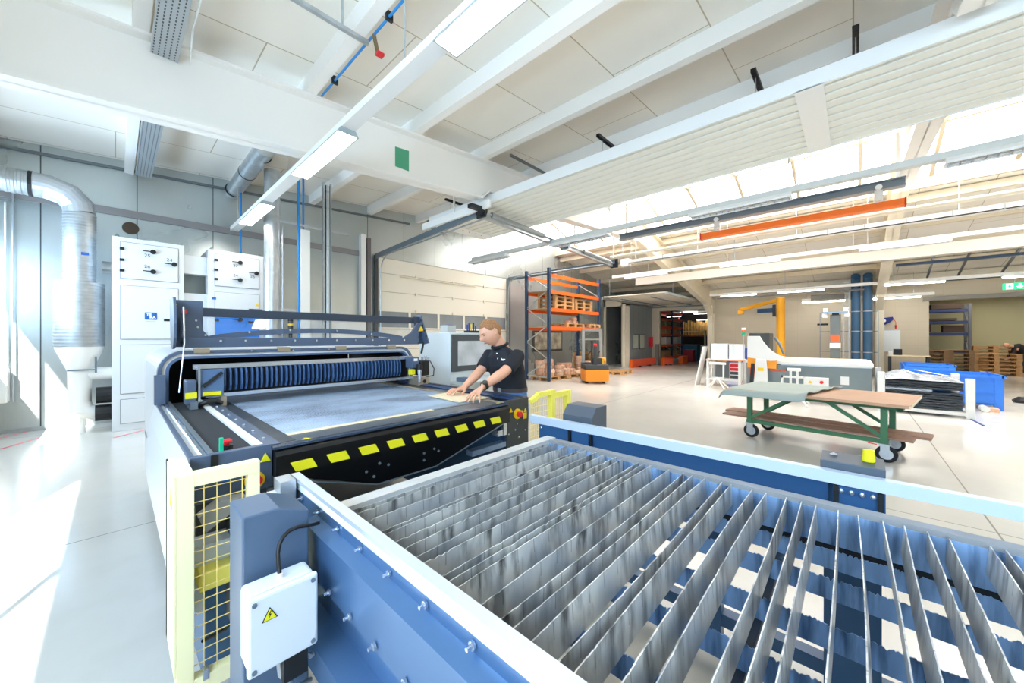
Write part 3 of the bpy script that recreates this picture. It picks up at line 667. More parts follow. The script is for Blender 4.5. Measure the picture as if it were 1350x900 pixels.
# ================================================================ ROOMS BEYOND THE FAR WALL
struct('wall_beyond', MB().box(30, 30.2, SY, 14, 0, 3.4), M('beyond_beige', '#cfc8a2', .7))
struct('wall_partition', MB().box(FX+.2, 30, 2.2, 2.4, 0, 3.4).box(FX+.2, 30, 13.8, 14, 0, 3.4).box(FX+.2, 30, SY-.2, SY, 0, 3.4), M('part_wall', '#8f8a74', .8))
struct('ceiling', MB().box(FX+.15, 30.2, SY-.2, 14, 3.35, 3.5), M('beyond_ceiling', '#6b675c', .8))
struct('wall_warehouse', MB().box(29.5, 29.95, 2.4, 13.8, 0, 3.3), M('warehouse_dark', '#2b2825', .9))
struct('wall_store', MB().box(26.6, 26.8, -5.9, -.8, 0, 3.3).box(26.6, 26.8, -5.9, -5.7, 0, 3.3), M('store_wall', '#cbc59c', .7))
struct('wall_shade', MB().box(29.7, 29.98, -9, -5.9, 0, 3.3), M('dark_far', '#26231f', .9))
def rack(x0, y0, w, d, h, levels, postm, beamm, label, bay=1, along='x', deck=True, group=None, frames=None):
    """pallet rack; front faces -Y (along x) or -X (along y)"""
    t = thing('pallet_rack', label, 'rack', (x0, y0, 0), group)
    def pt(a, b, z): return (x0+a, y0+b, z) if along == 'x' else (x0+b, y0+a, z)
    for i in range(bay+1):
        a = w*i/bay
        for b in (0, d):
            MB().bar(pt(a, b, 0), pt(a, b, h), .09, .09, up=(0, 1, 0)).build('upright', postm, t)
        q = MB(); z = .15; s = 0
        while z+.6 < h: q.bar(pt(a, 0 if s else d, z), pt(a, d if s else 0, z+.6), .03, .03); z += .6; s = 1-s
        q.bar(pt(a, 0, .15), pt(a, d, .15), .03, .03); q.build('bracing', zinc, t)
        MB().box(*[v for pr in zip([min(pt(a, 0, 0)[k], pt(a, 0, 0)[k])-.06 for k in (0, 1)], [pt(a, 0, 0)[k]+.06 for k in (0, 1)]) for v in pr], 0, .012).build('base_plate', zinc, t)
    for z in levels:
        for b in (0, d): MB().bar(pt(.04, b, z), pt(w-.04, b, z), .05, .12).build('beam', beamm, t)
        if deck and z != levels[-1]: MB().bar(pt(.05, d/2, z+.045), pt(w-.05, d/2, z+.045), d-.06, .02, up=(0, 0, 1)).build('deck', M('deck_wood', '#c9a982', .7), t)
    return t
rack(10.04, 7.6, 3.36, 1.0, 3.88, [1.83, 2.47, 3.08, 3.64], rackblue, orange, 'orange and blue pallet rack against the wall right of the garage door')
# ---- pallets
def pallet_parts(t, L=1.2, W=.8, base=Vector((0, 0, 0)), mat=wood, one=False):
    q = MB()
    for y in (-W/2+.05, 0, W/2-.05): q.box(-L/2, L/2, y-.05, y+.05, 0, .02)
    for y in (-W/2+.05, 0, W/2-.05):
        for x in (-L/2+.07, 0, L/2-.07): q.box(x-.07, x+.07, y-.05, y+.05, .02, .1)
    for x in (-L/2+.07, 0, L/2-.07): q.box(x-.07, x+.07, -W/2, W/2, .1, .12)
    n = 5
    for i in range(n): y = -W/2+.06+(W-.12)*i/(n-1); q.box(-L/2, L/2, y-.055, y+.055, .12, .142)
    return q
def make_pallet(label, group=None, mat=wood):
    q = pallet_parts(None, mat=mat); o = q.build('pallet', mat, label=label, cat='pallet', group=group); return o
ORD = ['bottom', 'second', 'third', 'fourth', 'fifth', 'sixth', 'seventh', 'eighth', 'ninth', 'tenth', 'eleventh', 'twelfth']
def stack(x, y, z, n, rz, where, group, mat=wood, start=None):
    for i in range(n):
        o = make_pallet('x', group, mat); o.location = (x, y, z+i*.144); o.rotation_euler = (0, 0, rz+random.uniform(-.03, .03))
        o['label'] = 'wooden pallet %s, %s' % (where, 'topmost' if i == n-1 and n > 1 else ('bottom one' if i == 0 and n > 1 else ('%s from the bottom' % ORD[i] if n > 1 else 'on its own')))
stack(11.15, 8.1, 2.53, 4, 0, 'in the left stack on the middle rack shelf', 'pallets on the middle rack shelf')
stack(12.44, 8.1, 2.53, 3, 0, 'in the right stack on the middle rack shelf', 'pallets on the middle rack shelf')
stack(11.85, 8.1, 1.89, 1, 0, 'under cardboard rolls on the lowest rack shelf', 'pallets on the lowest rack shelf')
stack(12.95, 8.1, 1.89, 1, 1.57, 'empty at the right end of the lowest rack shelf', 'pallets on the lowest rack shelf')
stack(10.71, 8.05, 0, 1, 0, 'on the floor under the left part of the rack', 'pallets under the rack')
stack(11.95, 8.05, 0, 1, 0, 'on the floor under the middle of the rack', 'pallets under the rack')
stack(12.99, 7.95, .0, 1, 1.57, 'on the floor at the right end of the rack', 'pallets under the rack')
stack(14.2, 8.6, 0, 6, 0, 'in the stack behind the forklift', 'pallets stacked behind the forklift')
stack(14.3, 7.2, 0, 1, .1, 'on the floor behind the forklift forks', 'pallets near the forks')
# ---- cardboard rolls
card = M('coil_card', '#d7a98c', .6, var=.22, scale=12)
card2 = M('coil_card_pale', '#e5c3a8', .55, var=.15, scale=12)
def coil(x, y, z, r, h, lab, grp, m=None):
    MB().lathe([(r*.35, .01), (r*.9, 0), (r, .01), (r, h-.01), (r*.93, h), (r*.4, h), (r*.36, h-.03), (r*.36, .03)], (x, y, z), 18).build('edging_roll', m or card, smooth=1, label=lab, cat='roll', group=grp)
cols = [(10.45, 7.85), (10.45, 8.3), (10.9, 7.8), (10.92, 8.25), (11.35, 7.85), (11.7, 7.8), (11.65, 8.25), (12.1, 7.85), (12.15, 8.3), (12.5, 7.85), (12.85, 7.75), (12.9, 8.2)]
hs = [(.12,)*2, (.13,)*4, (.12,)*3, (.11,)*5, (.12, .1), (.1, .1), (.13,)*3, (.1,), (.12,)*3, (.1, .08), (.14,)*3, (.15,)*4]
names = ['front left corner', 'back left corner', 'front row, second heap from left', 'back row, second heap from left', 'front row, third heap from left', 'front row, fourth heap from left', 'back row, third heap from left', 'front row, fifth heap from left', 'back row, fourth heap from left', 'front row, sixth heap from left', 'front right corner', 'back right corner']
for (x, y), hh, nm in zip(cols, hs, names):
    z = .144
    for i, h in enumerate(hh):
        coil(x+random.uniform(-.02, .02), y+random.uniform(-.02, .02), z, .17+random.uniform(-.02, .02), h, 'pinkish brown edging roll under the rack, %s, %s' % (nm, ORD[i]+' layer'), 'edging rolls under the rack', random.choice((card, card2))); z += h+.002
for i, (x, y, n) in enumerate([(11.75, 8.0, 1), (12.05, 7.95, 2), (12.35, 8.1, 1)]):
    z = 2.034
    for k in range(n): coil(x, y, z, .15, .12, 'brown edging roll on the lowest rack shelf, %s heap, %s' % (['left', 'middle', 'right'][i], ORD[k]+' layer'), 'edging rolls on the lowest shelf'); z += .122
# ---- pedestrian stacker
t = thing('pallet_stacker', 'orange electric pedestrian stacker with a red topped tiller beside the rack', 'forklift', (10.95, 6.2, 0))
X0, Y0 = 10.55, 6.25
R = Matrix.Rotation(math.radians(42), 4, 'Z'); T = Matrix.Translation((10.9, 6.35, 0)) @ R
def L(mb): return mb.xf(T)
fo_ = M('truck_orange', '#f28c1c', .4)
L(MB().prism([(-.45, -.38), (.1, -.42), (.38, -.40), (.38, .40), (.1, .42), (-.45, .38)], 'z', .08, .46)).build('chassis', fo_, t, bevel=.03)
L(MB().prism([(-.42, -.38), (.1, -.40), (.1, .40), (-.42, .38)], 'z', .46, .62)).build('hood', M('truck_dark', '#3a3b3e', .5), t, bevel=.02)
L(MB().prism([(.08, .08), (.38, .08), (.38, .74), (.3, .84), (.14, .84), (.08, .74)], 'y', -.41, -.2)).build('battery_cover', fo_, t, bevel=.02)
L(MB().box(.1, .36, -.2, .4, .4, .66)).build('battery_box', M('truck_dark', '#3a3b3e', .5), t)
for y in (-.30, .30): L(MB().box(.38, .48, y-.05, y+.05, .05, 1.82)).build('mast_post', M('mast_steel', '#a5a39c', .35, .5), t)
L(MB().box(.38, .48, -.35, .35, 1.72, 1.82).box(.38, .48, -.3, .3, 1.42, 1.46)).build('mast_crossbar', MATS['mast_steel'], t)
L(MB().box(.42, .43, -.26, .26, .7, 1.7)).build('mast_guard', glass_mat('guard_glass', (.8, .8, .78), .12), t)
L(MB().cyl((.43, 0, .2), (.43, 0, 1.4), .035, n=12)).build('lift_cylinder', M('cyl_dark', '#40403e', .4), t)
for y in (-.2, .2): L(MB().prism([(.45, y-.08), (1.55, y-.07), (1.65, y-.03), (1.65, y+.03), (1.55, y+.07), (.45, y+.08)], 'z', .06, .12)).build('fork', M('fork_grey', '#76736d', .5, .4), t)
for y in (-.2, .2): L(MB().cyl((1.5, y-.04, .04), (1.5, y+.04, .04), .04, n=10)).build('roller', rubber, t)
for y in (-.28, .28): L(MB().cyl((-.1, y-.04, .08), (-.1, y+.04, .08), .08, n=14)).build('wheel', rubber, t)
L(MB().bar((-.36, .05, .6), (-.38, .05, 1.22), .1, .09, up=(0, 1, 0))).build('tiller_arm', M('truck_dark', '#3a3b3e', .5), t)
L(MB().lathe([(.06, 0), (.065, .04), (.04, .09)], (-.38, .05, 1.22), 14)).build('tiller_head', red, t)
L(MB().bar((-.33, -.1, 1.05), (-.05, -.1, .98), .03, .03).bar((-.33, .2, 1.05), (-.05, .2, .98), .03, .03)).build('tiller_grip', dark, t)
L(MB().box(-.12, 0, -.22, .1, .62, .82)).build('key_panel', M('truck_dark', '#3a3b3e', .5), t)
L(MB().box(-.05, -.02, -.3, -.24, .62, .8)).build('yellow_tag', yel2, t)
pl = L(MB().box(-.2, .0, -.415, -.408, .3, .36)).build('name_plate', M('plate_grey', '#d8d5cd', .5), t)
c = T @ Vector((-.1, -.417, .33)); rr = R @ Vector((1, 0, 0))
text('name_text', 'STILL', .05, dark, c, rr, (0, 0, 1), pl, .0005)
L(MB().box(-.2, .05, -.416, -.408, .38, .41)).build('red_stripe', red, t)
MB().lathe([(.0, 0), (.05, 0), (.05, .02)], (0, 0, 0), 6) if 0 else None
# ---- workbench with white case and boards
t = thing('workbench', 'white steel workbench with an orange edged top near the warehouse opening', 'workbench', (12.95, 3.0, 0))
bx = P(930, 508, Z=0); 
a = P(931, 480, Z=.83); print('bench', bx, a)
X0, X1, Y0, Y1 = 12.55, 13.35, 2.42, 3.38
MB().box(X0, X1, Y0, Y1, .80, .83).build('top', M('edge_orange', '#e9a36b', .5), t); MB().box(X0+.01, X1-.01, Y0+.01, Y1-.01, .83, .84).build('worktop', white, t)
for x in (X0+.05, X1-.05):
    for y in (Y0+.05, Y1-.05): MB().box(x-.035, x+.035, y-.035, y+.035, 0, .8).build('leg', lampw, t)
MB().box(X0+.03, X0+.07, Y0, Y1, .2, .24).box(X1-.07, X1-.03, Y0, Y1, .2, .24).box(X0, X1, Y0+.03, Y0+.07, .2, .24).box(X0, X1, Y1-.07, Y1-.03, .2, .24).build('lower_frame', lampw, t)
MB().box(X1-.1, X1-.07, Y0+.4, Y1-.1, .22, .72).build('back_board', M('board_slate', '#7b8589', .6), t)
dc = MB().box(X0+.15, X1-.1, Y0+.08, Y0+.34, .24, .74).build('drawer_unit', white, t)
for i, cc in enumerate((red, red, dgreyP, dgreyP)): MB().box(X0+.14, X0+.15, Y0+.1, Y0+.32, .27+.115*i, .36+.115*i).build('drawer', [dgreyP, dgreyP, red, red][i], dc)
t = thing('sheet_case', 'pale grey open sheet metal case standing on the white workbench', 'case', (12.95, 3.1, .84))
MB().box(12.70, 12.72, 2.78, 3.30, .84, 1.32).box(12.70, 13.2, 3.28, 3.30, .84, 1.32).box(12.70, 13.22, 2.78, 2.80, .84, 1.30).box(13.2, 13.22, 2.46, 3.30, .84, 1.30).build('shell', M('case_grey', '#d5dbdf', .4), t)
MB().box(12.7, 12.95, 2.48, 2.72, .84, .86).build('paper_pad', lampw, label='white papers lying on the workbench in front of the grey case', cat='paper')
for x, y, w_, lab in ((12.5, 3.66, .04, 'white board leaning at the left end of the workbench'), (12.72, 3.72, .02, 'thin grey board leaning behind the white one beside the workbench')):
    MB().prism([(y, 0), (y+.03, 0), (y-.2, 1.22), (y-.23, 1.22)], 'x', x, x+.45).build('leaning_board', white if w_ > .03 else alu, label=lab, cat='board')
def stand(x, y, lab, h=.74, e=.22):
    t = thing('roller_stand', lab, 'stand', (x, y, 0), None)
    MB().cyl((x, y-e, h), (x, y+e, h), .035, n=12).build('roller', lampw, t)
    MB().box(x-.02, x+.02, y-e+.04, y-e+.08, .3, h-.02).box(x-.02, x+.02, y+e-.08, y+e-.04, .3, h-.02).box(x-.015, x+.015, y-e+.04, y+e-.04, .3, .34).build('fork', lampw, t)
    q = MB()
    for dx, dy in ((-.25, -.25), (.25, -.25), (-.25, .25), (.25, .25)): q.bar((x, y, .32), (x+dx, y+dy, .01), .03, .03)
    q.build('tripod_leg', lampw, t)
    MB().cyl((x, y+e+.02, h), (x, y+e+.002, h), .037, n=12).build('end_cap', dark, t)
stand(12.08, 2.94, 'white roller stand in front of the workbench')
stand(10.4, .98, 'white roller stand between the green trolley and the flatbed machine', .78, .12)
MB().box(16.2, 16.9, 3.0, 3.6, 0, 1.1).build('plastic_bin', M('bin_blue', '#2350b5', .5), label='dark blue bin behind the workbench, left of the light tower', cat='bin', bevel=.03)
MB().box(14.6, 15.1, 2.75, 2.95, 0, .5).build('wood_scrap', M('dark_wood', '#7a4f3a', .7), label='small brown wooden pieces beside the dark blue bin', cat='wood')
# ================================================================ RIGHT MIDDLE
slate = M('router_slate', '#7b878a', .45, var=.03)
t = thing('flatbed_router', 'long slate grey flatbed routing machine with orange panels and white hood', 'machine', (12, .9, 0))
MB().prism([(11.07, .26), (13.0, .26), (13.0, .84), (11.07, .84)], 'y', -.3, 2.02).build('body', slate, t, bevel=.01)
MB().box(11.3, 12.8, -.2, 1.9, 0, .27).build('plinth', dark, t)
MB().box(11.03, 13.05, -.32, 2.04, .86, .93).build('bed_frame', lampw, t, bevel=.008)
MB().box(11.2, 12.9, -.25, 1.3, .93, .95).build('spoil_board', ply, t)
MB().box(11.05, 11.07, -.3, 1.3, .835, .86).build('rail_cover', alu, t)
# hood side plate: outline in Y,Z
cv = [(1.98, 1.02), (1.98, 1.54), (1.72, 1.54)]
for i in range(1, 9): cv.append((1.72-.62*i/8, 1.03+.51*(1-i/8)**2.4))
cv += [(1.08, 1.02), (1.2, .96), (1.5, .93), (1.98, 1.0)]
MB().prism(cv, 'x', 10.95, 11.02).build('hood_side', lampw, t, bevel=.006)
MB().box(11.02, 11.6, 1.52, 1.96, 1.0, 1.62).build('spindle_cover', M('hood_dark', '#3d3f3c', .5), t, bevel=.02)
MB().tube([(11.3, 1.45, 1.5), (11.25, 1.35, 1.35), (11.2, 1.25, 1.1)], .03, 8).build('hose', M('hose_grey', '#6f7a82', .5), t)
for y0, y1 in ((1.76, 1.98), (1.38, 1.57)): MB().box(10.97, 11.05, y0, y1, .74, 1.0).build('orange_panel', M('router_orange', '#f7a021', .45), t, bevel=.005)
MB().box(11.0, 11.06, 1.84, 1.95, .5, .74).build('orange_panel', M('router_red', '#ef5a22', .45), t, label='small red orange panel')
MB().prism([(1.78, .97), (1.57, .97), (1.53, .3), (1.83, .3)], 'x', 10.86, 10.95).build('gantry_leg', lampw, t)
MB().box(10.84, 10.87, 1.62, 1.74, .68, .76).build('warning_label', yel2, t)
MB().bar((10.85, 1.84, .86), (10.85, 1.88, .3), .05, .07).build('energy_chain', black, t)
text('machine_name', 'PowerCut', .075, M('letter_orange', '#ee5f2b', .5), (11.066, 1.36, .695), (0, -1, 0), (0, 0, 1), t, .001, bold=.003)
q = MB(); q.box(10.78, 10.82, .40, 1.26, .555, .60).box(10.78, 10.82, 1.22, 1.26, .3, .6).box(10.78, 10.82, .80, .84, .3, .6); q.build('front_rail', lampw, t)
pb = MB().box(10.76, 10.86, .40, .83, .38, .595).build('control_panel', lampw, t, bevel=.005)
MB().cyl((10.76, .52, .50), (10.72, .52, .50), .035, n=14).build('stop_button', red, pb)
MB().prism([(.68, .46), (.76, .46), (.72, .53)], 'x', 10.755, 10.76).build('warning_label', yel2, pb)
MB().box(11.04, 11.07, .07, .21, .45, .63).build('white_plate', lampw, t)
sg = thing('signal_tower', 'small signal light tower with white, orange and green rings above the router hood', 'signal light', (11.1, 2.09, 0))
MB().cyl((11.1, 2.09, 0), (11.1, 2.09, 1.58), .012, n=8).build('pole', alu, sg)
for z, c in ((1.58, green), (1.64, orange), (1.70, white)): MB().cyl((11.1, 2.09, z), (11.1, 2.09, z+.06), .045, n=16).build('light_ring', c, sg)
t = thing('router_tower', 'slim slate tower with an orange square and two small lights behind the router bed', 'tower', (13.15, .34, 0))
MB().box(13.1, 13.3, .25, .46, 0, 2.12).build('post', M('tower_slate', '#5c6568', .6), t, bevel=.01)
MB().box(13.09, 13.1, .26, .45, 1.38, 1.58).build('orange_square', M('router_red', '#ef5a22', .45), t)
MB().box(13.06, 13.12, .245, .465, 1.22, 1.36).build('white_band', lampw, t)
MB().box(13.05, 13.3, .1, .62, 2.16, 2.2).build('crossbar', jm, t)
for y in (.14, .56): MB().lathe([(.05, 0), (.07, .04), (.04, .2), (.05, .26)], (13.15, y, 2.04), 12).build('work_light', lampw, t)
MB().box(13.08, 13.28, .28, .42, 2.1, 2.2).build('cap', black, t)
# jib crane
jy = M('crane_yellow', '#f2a90e', .45)
t = thing('jib_crane', 'yellow pillar jib crane with its arm turned left in front of the far wall', 'crane', (17, 2.0, 0))
MB().cyl((17, 2.0, 0), (17, 2.0, 3.02), .135, n=24).build('pillar', jy, t, smooth=1)
MB().cyl((17, 2.0, 0), (17, 2.0, .04), .3, n=24).build('base_plate', jy, t)
MB().bar((17, 2.05, 2.92), (18.6, 3.6, 2.72), .09, .13).build('jib_arm', jy, t)
MB().box(18.5, 18.7, 3.5, 3.7, 2.52, 2.68).build('trolley', jy, t)
MB().bar((17.05, 2.18, 2.55), (17.3, 2.75, 2.55), .16, .16).build('hoist', M('hoist_blue', '#27486e', .5), t)
MB().box(16.95, 17.1, 2.15, 2.25, 2.3, 2.75).build('bracket', dark, t)
# blue pipes & risers
pb_ = M('riser_blue', '#3f678a', .4)
for y, lab in ((-.07, 'upright blue riser pipe at the far wall, left one of the pair'), (-.40, 'upright blue riser pipe at the far wall, right one of the pair')):
    q = thing('riser_pipe', lab, 'pipe', (19.3, y, 0))
    MB().tube([(19.3, y, 0), (19.3, y, 3.6), (19.25, y, 3.75), (19.12, y, 3.83)], .135, 20).build('pipe', pb_, q, smooth=1)
    for z in (.95, 1.75, 2.5): MB().cyl((19.3, y, z-.015), (19.3, y, z+.015), .142, n=20).build('pipe_clamp', alu, q)
q = MB()
for y in (.12, .28): q.box(19.3, 19.34, y-.015, y+.015, 0, 3.7)
for i in range(18): q.box(19.3, 19.33, .12, .28, .2+i*.2, .22+i*.2)
q.build('cable_ladder', zinc, label='narrow galvanised cable ladder left of the blue riser pipes', cat='cable ladder')
q = MB()
for z in (.95, 1.75, 2.5): q.box(19.5, 19.53, -.7, 1.0, z-.012, z+.012)
q.box(19.5, 19.53, .98, 1.0, 0, 2.5).box(19.5, 19.53, -.7, -.68, 0, 2.5)
q.build('pipe_bracket', jm, label='thin grey bracket frame behind the blue riser pipes', cat='bracket')
MB().cyl((19.9, .75, 2.05), (19.9, 1.1, 2.05), .04, n=8).build('black_bar', black, label='short black bar on the far wall left of the blue pipes', cat='bar')
# wall things
wb = thing('whiteboard', 'white board on the far wall right of the blue pipes', 'whiteboard', (20.45, -1.0, 1))
MB().box(20.46, 20.49, -1.32, -.68, .97, 1.78).build('board', M('board_white', '#dfe3e4', .3), wb); MB().box(20.45, 20.495, -1.34, -.66, .95, .97).box(20.45, 20.495, -1.34, -.66, 1.78, 1.8).build('frame', alu, wb)
fl = MB().prism([(-.64, 2.02), (-.64, 2.3), (-.86, 2.27), (-1.12, 2.31), (-1.14, 2.2), (-1.05, 2.1), (-.9, 2.0), (-.75, 2.05)], 'x', 20.4, 20.42)
fo = fl.build('pennant', M('pennant_blue', '#25307d', .7), label='dark blue cloth pennant with a white mark on the far wall', cat='pennant')
MB().lathe([(.05, 0), (.06, .006), (.04, .01)], (20.395, -.88, 2.16), 12, 'x').build('white_mark', white, fo)
MB().tube([(20.42, -1.13, 2.25), (20.42, -1.2, 2.1), (20.42, -1.2, 1.98)], .008, 6).cyl((20.42, -1.2, 1.98), (20.42, -1.2, 1.84), .03, .02, n=8).build('red_pendant', red, label='red pendant hanging from a cord beside the blue pennant', cat='pendant')
t = thing('side_table', 'cluttered beige shelf table below the white board', 'table', (19.9, -1.2, 0))
MB().box(19.4, 20.0, -2.0, -.95, .82, .86).build('top', ply, t)
for x in (19.45, 19.95):
    for y in (-1.95, -1.0): MB().box(x-.03, x+.03, y-.03, y+.03, 0, .82).build('leg', dark, t)
MB().box(19.7, 19.9, -1.32, -1.1, .86, 1.08).build('speaker_box', dark, label='dark box on the shelf table below the white board', cat='box')
MB().box(19.5, 19.7, -1.07, -.96, .86, 1.0).build('paper_stack', lampw, label='white paper stack on the shelf table', cat='paper')
es = thing('exit_sign', 'green emergency exit sign hanging at the right edge of the photo', 'exit sign', (18, -3.48, 2.9))
eg = M('exit_green', '#12b070', .4, emit=.7)
c = P(1338, 377, X=18.0)
MB().box(18.0, 18.03, c.y-.22, c.y+.22, c.z-.095, c.z+.095).build('sign_body', eg, es)
ew = M('exit_white', '#ffffff', .4, emit=1.2)
MB().box(17.99, 18.0, c.y+.03, c.y+.16, c.z-.075, c.z+.075).build('door_symbol', ew, es)
MB().prism([(c.y+.11, c.z-.06), (c.y+.13, c.z+.0), (c.y+.1, c.z+.05), (c.y+.07, c.z+.02), (c.y+.06, c.z-.06), (c.y+.09, c.z-.02)], 'x', 17.985, 17.99).build('running_figure', eg, es)
ay = c.y-.09
MB().prism([(ay, c.z-.075), (ay+.06, c.z-.01), (ay+.02, c.z-.01), (ay+.02, c.z+.07), (ay-.02, c.z+.07), (ay-.02, c.z-.01), (ay-.06, c.z-.01)], 'x', 17.99, 18.0).build('arrow', ew, es)
MB().cyl((18.015, c.y, c.z+.095), (18.015, c.y, 3.36), .008, n=6).build('hanger_rod', zinc, es)
# ---- material cradle with black sheets
t = thing('material_cradle', 'white steel cradle that holds the pile of black sheets', 'rack', (11.4, -.9, 0))
for x in (10.72, 12.1):
    for y in (-.42, -1.58): MB().box(x-.05, x+.05, y-.055, y+.055, 0, .80 if y > -1 else .74).build('post', lampw, t, bevel=.004)
    MB().box(x-.04, x+.04, -1.53, -.45, .05, .11).build('cross_beam', lampw, t)
for y in (-.42, -1.58): MB().box(10.72, 12.1, y-.03, y+.03, .05, .11).build('side_beam', lampw, t)
bm_ = [M('sheet_black', '#131416', .28, var=.3, scale=20), M('sheet_silver', '#c9ccd0', .3, .5), M('sheet_dark', '#1f2124', .22)]
z = .11
zs_ = ['bottom', 'second from the bottom', 'third from the bottom', 'fourth from the bottom', 'fifth from the bottom', 'sixth from the bottom', 'seventh from the bottom', 'eighth from the bottom', 'ninth from the bottom', 'tenth from the bottom', 'eleventh from the bottom', 'topmost']
for i in range(12):
    h = .038 if i not in (7, 8) else .014
    q = MB(); n = 14; x0 = 10.80+random.uniform(-.04, .02); x1 = 12.02; ya, yb = -1.51, -.49
    if i in (7, 8): ya = -1.2+.05*i*.2
    pts = []
    for k in range(n+1):
        y = ya+(yb-ya)*k/n; pts.append((y, z+.004*math.sin(k*1.3+i*2)+.004))
    top = [(p[0], p[1]+h) for p in pts]
    q.prism(pts+top[::-1], 'x', x0, x1)
    q.build('sheet_bundle', bm_[1] if i in (7, 8) else bm_[0 if i % 2 else 2], label='%s sheet bundle, %s in the white cradle' % ('silver edged' if i in (7, 8) else 'glossy black', zs_[i]), cat='sheet bundle', group='sheet bundles in the white cradle')
    z += h+.010
film = MB(); n, mm = 26, 18; random.seed(3)
vs = []
for a in range(n+1):
    for b_ in range(mm+1):
        y = -1.52+1.05*a/n; x = 10.78+1.26*b_/mm
        hgt = .05*math.sin(math.pi*a/n)+.10*math.exp(-((a/n-.78)**2)/.03) + random.uniform(0, .035)
        edge = min(1, 4*min(b_/mm, 1-b_/mm)+.15)
        vs.append((x, y, z+.012+hgt*edge))
film.add(vs, [(a*(mm+1)+b_, (a+1)*(mm+1)+b_, (a+1)*(mm+1)+b_+1, a*(mm+1)+b_+1) for a in range(n) for b_ in range(mm)])
fo = film.build('plastic_film', M('film_white', '#a9afb6', .18, var=.35, scale=14, spec=.8), smooth=180, label='crumpled clear plastic film lying over the black sheets', cat='plastic film')
s = fo.modifiers.new('sol', 'SOLIDIFY'); s.thickness = .004
for i, (y0, y1, x) in enumerate(((-.95, -.8, 10.76), (-1.35, -1.0, 10.8))): MB().bar((10.76, y0, z+.13), (11.9, y1, z+.16), .05, .006).build('packing_strip', lampw, label=['white packing strip across the left part of the film', 'white packing strip slanting across the right part of the film'][i], cat='strip')
# blue bins
def bin_(x0, x1, y0, y1, h, lab):
    t = thing('plastic_crate', lab, 'crate', ((x0+x1)/2, (y0+y1)/2, 0))
    c = M('crate_blue', '#2f7fe8', .4, var=.04)
    q = MB(); w_ = .03
    q.box(x0, x0+w_, y0, y1, .12, h).box(x1-w_, x1, y0, y1, .12, h).box(x0, x1, y0, y0+w_, .12, h).box(x0, x1, y1-w_, y1, .12, h).box(x0, x1, y0, y1, .10, .13)
    q.build('walls', c, t)
    q = MB()
    for (a, b) in ((x0, y0), (x0, y1-.1), (x1-.1, y0), (x1-.1, y1-.1)): q.box(a-.01, a+.11, b-.01, b+.11, 0, h-.02)
    each(q, 'corner_post', c, t)
    q = MB().box(x0-.03, x1+.03, y0-.03, y0+.02, h-.05, h).box(x0-.03, x1+.03, y1-.02, y1+.03, h-.05, h).box(x0-.03, x0+.02, y0, y1, h-.05, h).box(x1-.02, x1+.03, y0, y1, h-.05, h)
    for z in (h*.5, h*.78): q.box(x0-.015, x0, y0, y1, z-.012, z+.012).box(x0, x1, y0-.015, y0, z-.012, z+.012)
    q.build('rim', c, t)
bin_(12.3, 13.4, -2.24, -.9, .72, 'large bright blue plastic crate right of the black sheet pile')
bin_(15.7, 16.8, -2.05, -1.1, .74, 'smaller looking bright blue crate farther back behind the film')
MB().cyl((11.9, -1.95, .06), (12.15, -1.95, .06), .06, n=14).build('film_roll', lampw, label='white roll on the floor in front of the blue crate', cat='roll')
MB().box(12.0, 12.3, -2.15, -2.0, 0, .07).build('cardboard_scrap', card, label='brown scrap on the floor under the blue crate', cat='scrap')
p, q_ = P(1280, 552, Z=.006), P(1297, 561, Z=.006); MB().bar(p, q_, .03, .01).build('blue_strip', M('strip_blue', '#2b4a86', .5), label='short dark blue strip on the floor by the cradle foot', cat='strip')
p = P(1347, 531, Z=0); MB().lathe([(.12, 0), (.14, .06), (.05, .14)], (p.x, p.y, 0), 9).build('dark_bundle', black, label='small dark bundle on the floor at the right edge', cat='bundle')
# ---- trolley
tg = M('trolley_green', '#3f7350', .45)
tc_ = Vector((6.80, .42, 0))
t = thing('trolley_table', 'green steel trolley table with a brown plywood top on four casters', 'trolley', tc_)
TR = Matrix.Translation(tc_) @ Matrix.Rotation(math.radians(-9), 4, 'Z')
def Lt(mb): return mb.xf(TR)
plyb = M('ply_brown', '#c49a7c', .5, var=.06, scale=5)
Lt(MB().box(-.62, .65, -1.0, .92, .70, .735)).build('top_board', plyb, t)
Lt(MB().box(-.622, .652, -1.002, -.99, .70, .733)).build('board_edge', cream, t)
Lt(MB().box(-.40, -.34, -.92, .86, .64, .70).box(.30, .36, -.92, .86, .64, .70).box(-.4, .36, -.92, -.86, .64, .70).box(-.4, .36, .62, .68, .64, .70)).build('top_frame', tg, t)
for x in (-.37, .33):
    for y in (-.76, .68): Lt(MB().box(x-.03, x+.03, y-.03, y+.03, .22, .66)).build('leg', tg, t)
for x in (-.37, .33):
    each(Lt(MB().bar((x, -.74, .30), (x, -.22, .66), .04, .04).bar((x, .66, .30), (x, .14, .66), .04, .04)), 'brace', tg, t)
    Lt(MB().box(x-.025, x+.025, -.8, .72, .22, .27)).build('lower_rail', tg, t)
Lt(MB().box(-.37, .33, -.78, -.73, .22, .27).box(-.37, .33, .65, .7, .22, .27)).build('lower_rail', tg, t)
Lt(MB().box(-.34, -.06, -1.0, 1.08, .272, .295)).build('lower_plank', M('plank_brown', '#9c7763', .6, var=.1), t)
Lt(MB().box(-.03, .30, -1.12, 1.16, .272, .30)).build('lower_plank', MATS['plank_brown'], t)
